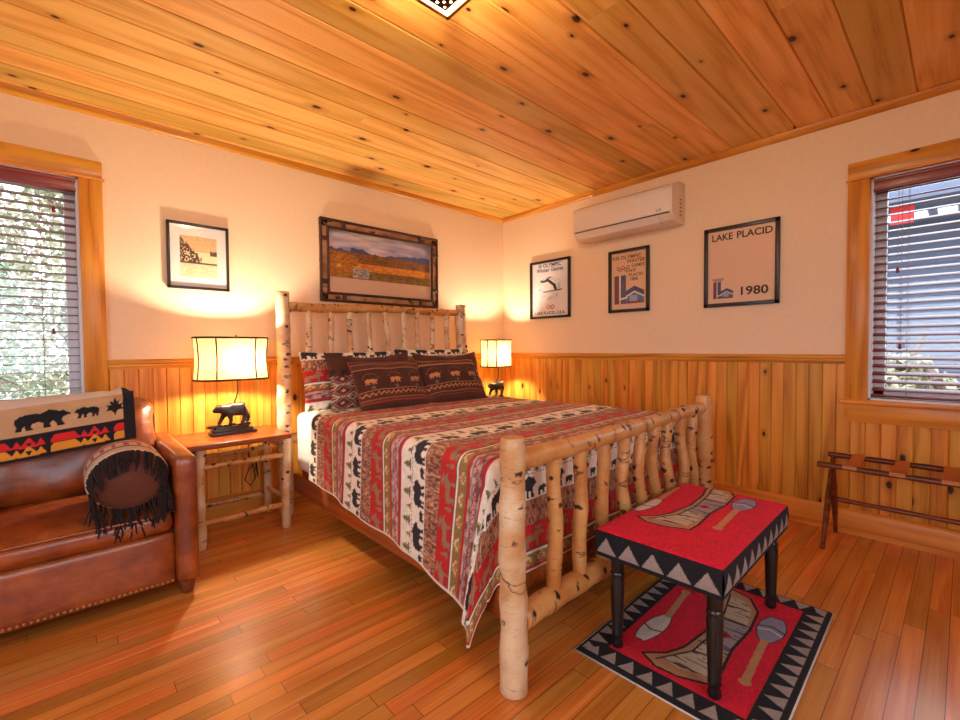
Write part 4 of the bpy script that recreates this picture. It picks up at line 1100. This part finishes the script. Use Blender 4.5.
# ------------------------------------------------------------------ sofa
sofa = thing('leather_sofa', (-3.73, -.5, 0), 'cognac leather sofa with nailhead trim under the window', 'sofa')
SX0, SX1 = -4.52, -2.948
rbox(SX0 + .01, SX1 - .01, -.88, -.06, .06, .30, .02, 8).build('frame', M['leather'], sofa, weld=.0005, angle=80)
rbox(SX0 + .085, SX1 - .088, -.925, -.30, .062, .296, .022, 12, (0, .006, 0)).build('front_rail', M['leather'], sofa, weld=.0005, angle=80)
for xa, xb in ((SX1 - .088, SX1), (SX0, SX0 + .088)):
    a = rbox(xa, xb, -.945, -.14, .060, .630, .026, 16, (.010, .004, .004)); a.build('arm', M['leather'], sofa, weld=.0005, angle=80)
a = rbox(SX0 + .088, SX1 - .088, -.27, -.075, .25, .76, .05, 10); a.build('back_frame', M['leather'], sofa, weld=.0005, angle=80)
def cushion(x0, x1, y0, y1, z0, z1, r, bu, name, lean=0.0, wr=.0, seed=0):
    m = rbox(x0, x1, y0, y1, z0, z1, r, 26, bu, wr, seed)
    if lean: m.v = [(p[0], p[1] + lean * (p[2] - z0), p[2]) for p in m.v]
    o = m.build(name, M['leather'], sofa, weld=.0005, angle=80)
    return o
XM = -3.73
for xa, xb, sd in ((XM + .003, SX1 - .095, 1), (SX0 + .095, XM - .003, 2)):
    sc = cushion(xa, xb, -.935, -.33, .298, .392, .034, (.004, .012, .040), 'seat_cushion', wr=.002, seed=sd)
    b = MB(); rr = .034; pts = []
    for (px, py) in ((xa + rr, -.935 - .004), (xb - rr, -.935 - .004)): pts.append((px, py, .38))
    b.tube([(xa + .01, -.60, .384), (xa + .004, -.90, .382), (xa + rr, -.936, .380), ((xa + xb) / 2, -.943, .384), (xb - rr, -.936, .380), (xb - .004, -.90, .382), (xb - .01, -.60, .384)], .005, 8); b.build('piping', M['leather'], sc)
    bc = cushion(xa - .0, xb + .008, -.47, -.29, .415, .842, .075, (.01, .05, .02), 'back_cushion', lean=.34, wr=.006, seed=sd + 4)
    b = MB(); pts = []
    for k in range(25):
        t = k / 24; 
        if t < .33: z = .46 + (t / .33) * .33; x = xb + .006
        else: z = .820 + .012 * math.sin((t - .33) / .67 * PI); x = xb - .03 - (xb - xa - .06) * (t - .33) / .67
        pts.append((x, -.445 + .34 * (z - .415) + .03, z + (0 if t < .33 else .012)))
    b.tube(pts, .005, 8); b.build('piping', M['dark_gap'], bc)
for x in (SX1 - .045, SX0 + .045):
    for y in (-.90, -.18):
        b = MB(); b.lathe([(.018, 0), (.026, .006), (.032, .03), (.034, .05), (.034, .062)], (x, y, 0), 16); b.build('foot', M['rack_wood'], sofa)
b = MB(); k = 0; x = SX0 + .10
while x < SX1 - .095: b.ball((x, -.9285, .082), .0070, 6, sc=(1, .6, 1)); x += .0185
b.build('nailhead_trim', M['nail'], sofa)

# ------------------------------------------------------------------ bear blanket on the sofa back
def blanket():
    Xa, Xb = -4.05, -3.13; nu, nv = 330, 190; Ls = .62
    us = np.linspace(0, 1, nu); sv = np.linspace(0, 1, nv); U, V = np.meshgrid(us, sv, indexing='ij')   # V: 0 at lower front hem .. 1 behind the cushion
    X = Xa + (Xb - Xa) * U; s = V * Ls
    lift = .030 * np.clip((X + 3.6) / .45, 0, 1)             # hem climbs to the right
    zlo = .622 + lift * 1.5; ztop = .878 + .012 * np.sin(X * 7) + .02 * np.clip((X + 3.35) / .2, 0, 1)
    front = ztop - zlo; r = .075
    # arc: straight front face leaning back, then round top, then short back drop
    Lf = front - r; t1 = np.clip(s / Lf, 0, 1); over = np.clip((s - Lf) / (PI * r), 0, 1); back = np.clip(s - Lf - PI * r, 0, 1)
    Z = zlo + t1 * Lf + r * np.sin(over * PI) - back
    yf = -.530 + .34 * (zlo + t1 * Lf - .62) + .018 * (1 - np.sin(np.clip((zlo + t1 * Lf - .5) / .45, 0, 1) * PI / 2))
    Y = yf + r * (1 - np.cos(over * PI)) 
    Y -= .006 * np.sin(X * 21 + V * 3) * (1 - over) + .006 * np.sin(X * 9 + 2) + .012
    # crumpled knot of cloth at the right end
    cr = np.clip((X + 3.27) / .12, 0, 1); Z += cr * .012 * np.sin(X * 70 + V * 9) * (V > .4); Y -= cr * .018 * np.sin(X * 62) * (V > .3)
    P = np.stack([X, Y, Z], -1)
    u = (X - Xa).ravel(); v = s.ravel(); C = np.tile(lin((190, 152, 112)), (u.size, 1)) * (.9 + .2 * vnoise(u * 40, v * 40, 1))[:, None]
    BL = lin((22, 20, 26)); RD = lin((206, 30, 36)); OR = lin((214, 142, 40))
    C[v > .225] = lin((200, 188, 174))
    off = u
    C[inpoly((off - .50) / .185, (v - .120) / .125, BEAR)] = BL
    C[inpoly((.785 - off) / .09, (v - .135) / .085, BEAR)] = BL
    C[inpoly((off - .20) / .185, (v - .120) / .125, BEAR)] = BL
    C[inpoly((off - .81) / .065, (v - .125) / .085, LEAF)] = BL
    m = v < .100; C[m] = BL
    P_ = .22; w = (off + .045) % P_
    tri = lambda c, wd, lo, hi, up=True: (np.abs(w - c) < wd / 2 * ((hi - v) / (hi - lo) if up else (v - lo) / (hi - lo))) & (v > lo) & (v < hi)
    C[tri(.045, .115, .050, .130, True) & (v < .083)] = RD; C[tri(.045, .13, .012, .09, True) & (v < .046)] = OR
    for c_ in (.113, .150, .187): C[tri(c_, .032, .050, .082)] = RD; C[tri(c_, .038, .014, .046)] = OR
    C[tri(.150, .062, .046, .092)] = RD; C[tri(.150, .072, .012, .056)] = OR; C[tri(.150, .024, .014, .036, False)] = BL; C[tri(.150, .018, .05, .066, False)] = BL
    C[(X.ravel() > Xb - .045)] = BL
    b = MB(); b.grid(P); o = b.build('bear_blanket', M['blanket'], col=C, recalc=False, angle=180)
    md = o.modifiers.new('thick', 'SOLIDIFY'); md.thickness = .006; md.offset = 1
    return tag(o, 'tan throw blanket with black bears and a red zigzag border over the sofa back', 'blanket')
blanket()

# ------------------------------------------------------------------ fringed bolster
def bolster():
    cx, cz, r, ya, yb = -3.190, .555, .142, -.89, -.62; q = .90; n = 72; mrows = 26
    root = thing('fringed_bolster', (cx, -.74, cz - r), 'round suede bolster with dark fringe and a woven band on the sofa seat', 'cushion')
    ys = np.linspace(ya, yb, mrows); A = np.linspace(0, 2 * PI, n * 3 + 1)
    Yg, Ag = np.meshgrid(ys, A, indexing='ij'); e = np.clip((Yg - ya) / .02, 0, 1) ** .5 * np.clip((yb - Yg) / .02, 0, 1) ** .5; R = r * (.93 + .07 * e)
    P = np.stack([cx + R * np.sin(Ag), Yg, cz + q * R * np.cos(Ag)], -1)
    t = ((Yg - ya) / (yb - ya)).ravel(); a = Ag.ravel(); C = np.tile(lin((196, 170, 148)), (t.size, 1))
    C[(t > .30) & (t < .40)] = lin((104, 70, 56)); C[(np.abs(t - .58) < .10) & ((a * 3.2 % 1) < .35)] = lin((150, 34, 34)); C[(t > .75)] = lin((160, 60, 44)); C[t > .85] = lin((190, 160, 136))
    C[(np.abs(t - .13) < .02) & ((a * 20 % 1) < .5)] = lin((120, 90, 76))
    b = MB(); b.grid(P); b.build('woven_cover', M['pillow'], root, col=C, recalc=False, angle=180)
    b = MB()
    for k in range(8):
        r0 = r * .94 * (1 - k / 8); r1 = r * .94 * (1 - (k + 1) / 8); y0 = ya - .018 * (k / 8) ** .6; y1 = ya - .018 * ((k + 1) / 8) ** .6
        b.add([(cx + rr * math.sin(2 * PI * j / 48), yy, cz + q * rr * math.cos(2 * PI * j / 48)) for rr, yy in ((r0, y0), (max(r1, .001), y1)) for j in range(48)],
              [(j, (j + 1) % 48, 48 + (j + 1) % 48, 48 + j) for j in range(48)])
    b.build('suede_end', M['suede'], root, angle=60)
    b = MB(); b.add([(cx + .94 * r * math.sin(2 * PI * j / 48), yb, cz + q * .94 * r * math.cos(2 * PI * j / 48)) for j in range(48)], [tuple(range(48))]); b.build('suede_end', M['suede'], root)
    b = MB(); rr = random.Random(4)
    for k in range(170):
        a = rr.uniform(0, 2 * PI); sx, sz = math.sin(a), math.cos(a); x, z = cx + r * .96 * sx, cz + q * r * .96 * sz
        L = rr.uniform(.06, .13)
        if sz > -.1:   # upper strands lie down over the end face
            f = L * .9; pts = [(x, ya - .002, z), (x - sx * f * .15, ya - .022, z - f * .4), (x - sx * f * .3 + rr.uniform(-.01, .01), ya - .026, z - f * .75)]
        else:
            zlow = max(z - L, .30); pts = [(x, ya - .004, z), (x + rr.uniform(-.008, .008), ya - .040, z - (z - zlow) * .35), (x + rr.uniform(-.022, .022), ya - .060, zlow)]
        b.tube(pts, [.0042, .0036, .0028], 5)
    b.build('fringe', M['fringe'], root)
bolster()

# ------------------------------------------------------------------ bench and rug
def motif(u, v, C, field=None):
    """canoe and two paddles; u, v in the rug's unit frame (u long side, v towards the bed's foot ... away from camera)"""
    asp = .97 / .64
    out = [(.155, .70), (.118, .60), (.124, .475), (.165, .335), (.24, .325), (.42, .345), (.60, .325), (.76, .345), (.86, .43), (.885, .56), (.80, .585), (.66, .535), (.466, .515), (.30, .55), (.22, .60)]
    hull = inpoly(u, v, out); tan = lin((178, 128, 88)); gr = lin((150, 138, 136)); dk = lin((34, 24, 26))
    n = vnoise(u * 150, v * 14, 3); C[hull] = tan
    inner = [(.18, .60), (.165, .50), (.20, .375), (.30, .355), (.50, .37), (.66, .355), (.76, .385), (.83, .47), (.83, .53), (.66, .50), (.47, .475), (.30, .50)]
    mi = inpoly(u, v, inner); C[mi] = lin((190, 168, 142)); C[mi & (n > .66)] = lin((92, 66, 52))
    band = hull & (u > .38) & (u < .61); C[band & (v < .50)] = gr; C[band & (v < .50) & (n > .7)] = lin((100, 92, 96))
    e = np.zeros(u.shape, bool)
    for i in range(len(out)): e |= seg(u * asp, v, (out[i][0] * asp, out[i][1]), (out[(i + 1) % len(out)][0] * asp, out[(i + 1) % len(out)][1]), .008)
    for (p, q_) in (((.37, .34), (.38, .51)), ((.615, .33), (.60, .52)), ((.16, .62), (.30, .50)), ((.30, .50), (.47, .475)), ((.47, .475), (.66, .50)), ((.66, .50), (.83, .545))):
        e |= seg(u * asp, v, (p[0] * asp, p[1]), (q_[0] * asp, q_[1]), .0055)
    C[e] = dk
    C[(np.abs(u - .49) * asp + np.abs(v - .425) < .045)] = lin((178, 16, 44)); C[(np.abs(u - .49) * asp + np.abs(v - .425) < .016)] = dk
    # paddles
    def paddle(p0, p1, p2, wb, cb, ch):
        U = u * asp; a = (p0[0] * asp, p0[1]); m_ = (p1[0] * asp, p1[1]); c = (p2[0] * asp, p2[1])
        d = np.array([m_[0] - a[0], m_[1] - a[1]]); L = np.hypot(*d); d /= L; nn = np.array([-d[1], d[0]])
        tt = (U - a[0]) * d[0] + (v - a[1]) * d[1]; ss = (U - a[0]) * nn[0] + (v - a[1]) * nn[1]
        w = wb * np.sin(np.clip(tt / L, 0, 1) * PI * .82 + .35) ** .7
        bl = (tt > 0) & (tt < L) & (np.abs(ss) < w); C[(tt > -.008) & (tt < L + .008) & (np.abs(ss) < w + .007)] = dk * 1.4
        C[bl] = cb; C[bl & (np.abs(tt - L * .38 - np.abs(ss) * .5) < .007)] = lin((60, 50, 56)); C[bl & (np.abs(tt - L * .52 - np.abs(ss) * .5) < .005)] = lin((220, 206, 196))
        C[seg(U, v, m_, c, .020)] = ch; C[np.hypot(U - c[0], v - c[1]) < .030] = ch
    paddle((.225, .77), (.455, .745), (.70, .775), .058, lin((204, 190, 176)), lin((182, 132, 86)))
    paddle((.765, .235), (.56, .235), (.265, .215), .070, lin((140, 132, 152)), lin((186, 132, 84)))
RUGRED = lin((208, 12, 44)); BLACKW = lin((22, 19, 24)); GRT = lin((158, 142, 136))
def rug():
    W, D = .93, .615; nu, nv = 420, 280; U, V = np.meshgrid(np.linspace(0, 1, nu), np.linspace(0, 1, nv), indexing='ij'); u = U.ravel(); v = V.ravel()
    C = np.tile(RUGRED, (u.size, 1)) * (.85 + .3 * vnoise(u * 60, v * 160, 2))[:, None]
    motif(u, v, C)
    x = u * W; y = v * D; B = .085; e = np.minimum(np.minimum(x, W - x), np.minimum(y, D - y)); m = e < B; C[m] = BLACKW
    along = np.where((np.minimum(x, W - x) <= np.minimum(y, D - y)), y, x)
    tw = .066; k = np.abs(((along / tw) % 1) - .5) * 2; h = (e - .016) / (B - .026)
    C[m & (h > 0) & (h < 1) & (k < (1 - h) * .86)] = GRT
    P = np.zeros((nu, nv, 3)); a = .0
    X = -W / 2 + U * W; Y = -D / 2 + V * D; ed = np.clip(np.minimum(np.minimum(U * W, (1 - U) * W), np.minimum(V * D, (1 - V) * D)) / .012, 0, 1)
    wav = .0015 * vnoise(U * 30, V * 30, 7)
    P[..., 0] = X; P[..., 1] = Y; P[..., 2] = .002 + .011 * np.sqrt(ed) + wav
    b = MB(); b.grid(P); b.box(-W / 2 - .004, W / 2 + .004, -D / 2 - .004, D / 2 + .004, .0004, .004, 1)
    Cc = np.vstack([C, np.tile(BLACKW, (8, 1))])
    o = b.build('hooked_rug', [M['hooked'], plain('rug_backing', (206, 196, 188), .9)], col=Cc, recalc=False, angle=180)
    o.location = (-1.562, -2.645, 0); o.rotation_euler = (0, 0, math.radians(1.2))
    tag(o, 'red hooked rug with canoe and paddles and a black triangle border, under the bench', 'rug')
rug()
def bench():
    W, D, zt, zb = .768, .425, .453, .350; cx, cy = -1.583, -2.60
    root = thing('footstool_bench', (cx, cy, 0), 'black-legged bench upholstered in red hooked wool with a canoe', 'bench')
    nu, nv = 330, 200; U, V = np.meshgrid(np.linspace(0, 1, nu), np.linspace(0, 1, nv), indexing='ij'); u = U.ravel(); v = V.ravel()
    C = np.tile(RUGRED, (u.size, 1)) * (.85 + .3 * vnoise(u * 50, v * 110, 2))[:, None]
    motif((u - .61) / 1.08 + .486, (v - .53) / 1.25 + .434, C)
    X = cx - W / 2 + U * W; Y = cy - D / 2 + V * D; ed = np.minimum(np.minimum(U * W, (1 - U) * W), np.minimum(V * D, (1 - V) * D))
    Z = zt - .010 + .010 * np.sqrt(np.clip(ed / .02, 0, 1)) + .004 * np.sin(U * PI) * np.sin(V * PI)
    b = MB(); b.grid(np.stack([X, Y, Z], -1)); cols = [C]
    # four sides
    z0, z1 = zb, zt - .010; Hh = z1 - z0
    for side in range(4):
        n = 240 if side % 2 == 0 else 130; m = 34; T, S_ = np.meshgrid(np.linspace(0, 1, n), np.linspace(0, 1, m), indexing='ij'); bul = .005 * np.sin(S_ * PI)
        if side == 0: P = np.stack([cx - W / 2 + T * W, cy - D / 2 - bul, z0 + S_ * Hh], -1); L = W
        elif side == 1: P = np.stack([cx + W / 2 + bul, cy - D / 2 + T * D, z0 + S_ * Hh], -1); L = D
        elif side == 2: P = np.stack([cx + W / 2 - T * W, cy + D / 2 + bul, z0 + S_ * Hh], -1); L = W
        else: P = np.stack([cx - W / 2 - bul, cy + D / 2 - T * D, z0 + S_ * Hh], -1); L = D
        b.grid(P); c = np.tile(BLACKW, (n * m, 1)); k_ = round(L / (.093 if side % 2 else .075)); kk = np.abs(((T.ravel() * k_) % 1) - .5) * 2; h = (S_.ravel() - .16) / .62
        c[(h > 0) & (h < 1) & (kk < (1 - h) * .92)] = GRT; cols.append(c)
    b.add([(cx - W / 2, cy - D / 2, zb), (cx + W / 2, cy - D / 2, zb), (cx + W / 2, cy + D / 2, zb), (cx - W / 2, cy + D / 2, zb)], [(0, 3, 2, 1)]); cols.append(np.tile(BLACKW, (4, 1)))
    b.build('seat', M['hooked'], root, col=np.vstack(cols), recalc=False, angle=50)
    prof = [(.013, 0), (.019, .006), (.021, .02), (.016, .034), (.017, .04), (.021, .05), (.019, .06), (.0215, .12), (.0235, .20), (.0245, .26), (.021, .268), (.025, .278), (.025, .286), (.020, .292), (.023, .30), (.024, .352)]
    for (x, y) in ((-1.918, -2.775), (-1.238, -2.765), (-1.918, -2.445), (-1.238, -2.445)):
        b = MB(); b.lathe([(r_, .0125 + z_ * (.352 - .0125) / .352) for r_, z_ in prof], (x, y, 0), 24); b.build('leg', M['black_wood'], root, angle=50)
    root.rotation_euler = (0, 0, math.radians(1.0))
bench()

# ------------------------------------------------------------------ luggage rack
def rack():
    ya, yb = -2.765, -3.47; r = thing('luggage_rack', (-.215, (ya + yb) / 2, 0), 'folding dark wood luggage rack with leather straps below the right window', 'luggage rack')
    def turned(p, q_, r0, nm, par=r, lumps=6):
        n = 28; P = [Vector(p).lerp(Vector(q_), i / (n - 1)) for i in range(n)]; R = [r0 * (1 + .12 * math.sin(i * 2 * PI * lumps / n)) for i in range(n)]; b = MB(); b.tube(P, R, 10); return b.build(nm, M['rack_wood'], r)
    turned((-.36, ya + .012, .455), (-.36, yb - .012, .455), .0145, 'top_rail', lumps=4); turned((-.075, ya + .012, .462), (-.075, yb - .012, .462), .0145, 'top_rail', lumps=4)
    for y, s in ((ya - .014, 1), (yb + .014, -1)):
        for (xt, xb_, dt, db) in ((-.36, -.055, -.043, -.011), (-.075, -.385, .002, -.006)):
            b = MB(); n = 14
            P = [Vector((xt, y + dt * s, .455)).lerp(Vector((xb_, y + db * s, 0.004)), i / (n - 1)) for i in range(n)]
            b.tube(P, [.011 + .005 * math.sin(PI * min(1, i / (n - 1) * 1.15)) for i in range(n)], 10); b.build('leg', M['rack_wood'], r)
    turned((-.215, ya - .01, .240), (-.215, yb + .01, .240), .0125, 'stretcher', lumps=3)
    for yc in (-2.892, -3.075, -3.257, -3.41):
        b = MB(); n = 22; pts = []
        for k in range(n):
            t = k / (n - 1); pts.append((-.36 + .285 * t, .471 - .020 * math.sin(PI * t) + .005 * t))
        loop = [(-.376, .452), (-.376, .462), (-.370, .470)] + pts[1:-1] + [(-.066, .478), (-.058, .470), (-.058, .458)]
        top = [(p[0], p[1]) for p in loop]; bot = [(p[0] + (.003 if i < 3 else (-.003 if i > len(loop) - 4 else 0)), p[1] - (.003 if 2 < i < len(loop) - 3 else .001)) for i, p in enumerate(loop)][::-1]
        b.prism(top + bot, 'y', yc - .029, yc + .029); b.build('strap', M['leather_strap'], r, angle=50)
rack()

# ------------------------------------------------------------------ light, world, camera
w = bpy.data.worlds.new('World'); SC.world = w; w.use_nodes = True; nt = w.node_tree
bg = nt.nodes['Background']; bg.inputs[0].default_value = (.80, .88, 1.0, 1); bg.inputs[1].default_value = 3.0
def portal(loc, rot, sx, sy):
    ld = bpy.data.lights.new('window_portal', 'AREA'); ld.shape = 'RECTANGLE'; ld.size = sx; ld.size_y = sy; ld.cycles.is_portal = True; ld.energy = 1
    o = bpy.data.objects.new('window_portal', ld); COL.objects.link(o); o.location = loc; o.rotation_euler = rot
portal(((LW[0] + LW[1]) / 2, .17, 1.42), (-PI / 2, 0, 0), 1.0, 1.26)
portal((.17, (RW[0] + RW[1]) / 2, 1.42), (PI / 2, 0, PI / 2), 1.0, 1.26)
portal((XW - .17, -2.65, 1.42), (PI / 2, 0, -PI / 2), 2.1, 1.26)
portal((-3.2, YW - .17, 1.42), (PI / 2, 0, 0), 2.0, 1.26)

P = (-3.3657036851408417, -3.29193308483321, 1.1049883973478587, 0.8268552168337627, 0.028000610146263594, -0.00696568294691382, 446.43564645381565)
yaw, pit, rol = P[3:6]
Fv = Vector((math.cos(pit) * math.cos(yaw), math.cos(pit) * math.sin(yaw), -math.sin(pit)))
Rv = Vector((math.sin(yaw), -math.cos(yaw), 0)); Uv = Rv.cross(Fv)
R2 = math.cos(rol) * Rv + math.sin(rol) * Uv; U2 = -math.sin(rol) * Rv + math.cos(rol) * Uv
cam = bpy.data.cameras.new('camera'); co = bpy.data.objects.new('camera', cam); COL.objects.link(co)
m = Matrix((R2, U2, -Fv)).transposed().to_4x4(); m.translation = Vector(P[:3]); co.matrix_world = m
cam.sensor_width = 36; cam.lens = P[6] / 960 * 36; cam.clip_start = .02
SC.camera = co
vs_ = SC.view_settings; vs_.view_transform = 'Standard'; vs_.look = 'None'; vs_.gamma = 1.0; vs_.use_curve_mapping = False; vs_.exposure = 1.0
SC.cycles.max_bounces = 10; SC.cycles.diffuse_bounces = 6; SC.cycles.transparent_max_bounces = 24; SC.cycles.use_denoising = True; SC.cycles.sample_clamp_indirect = 6
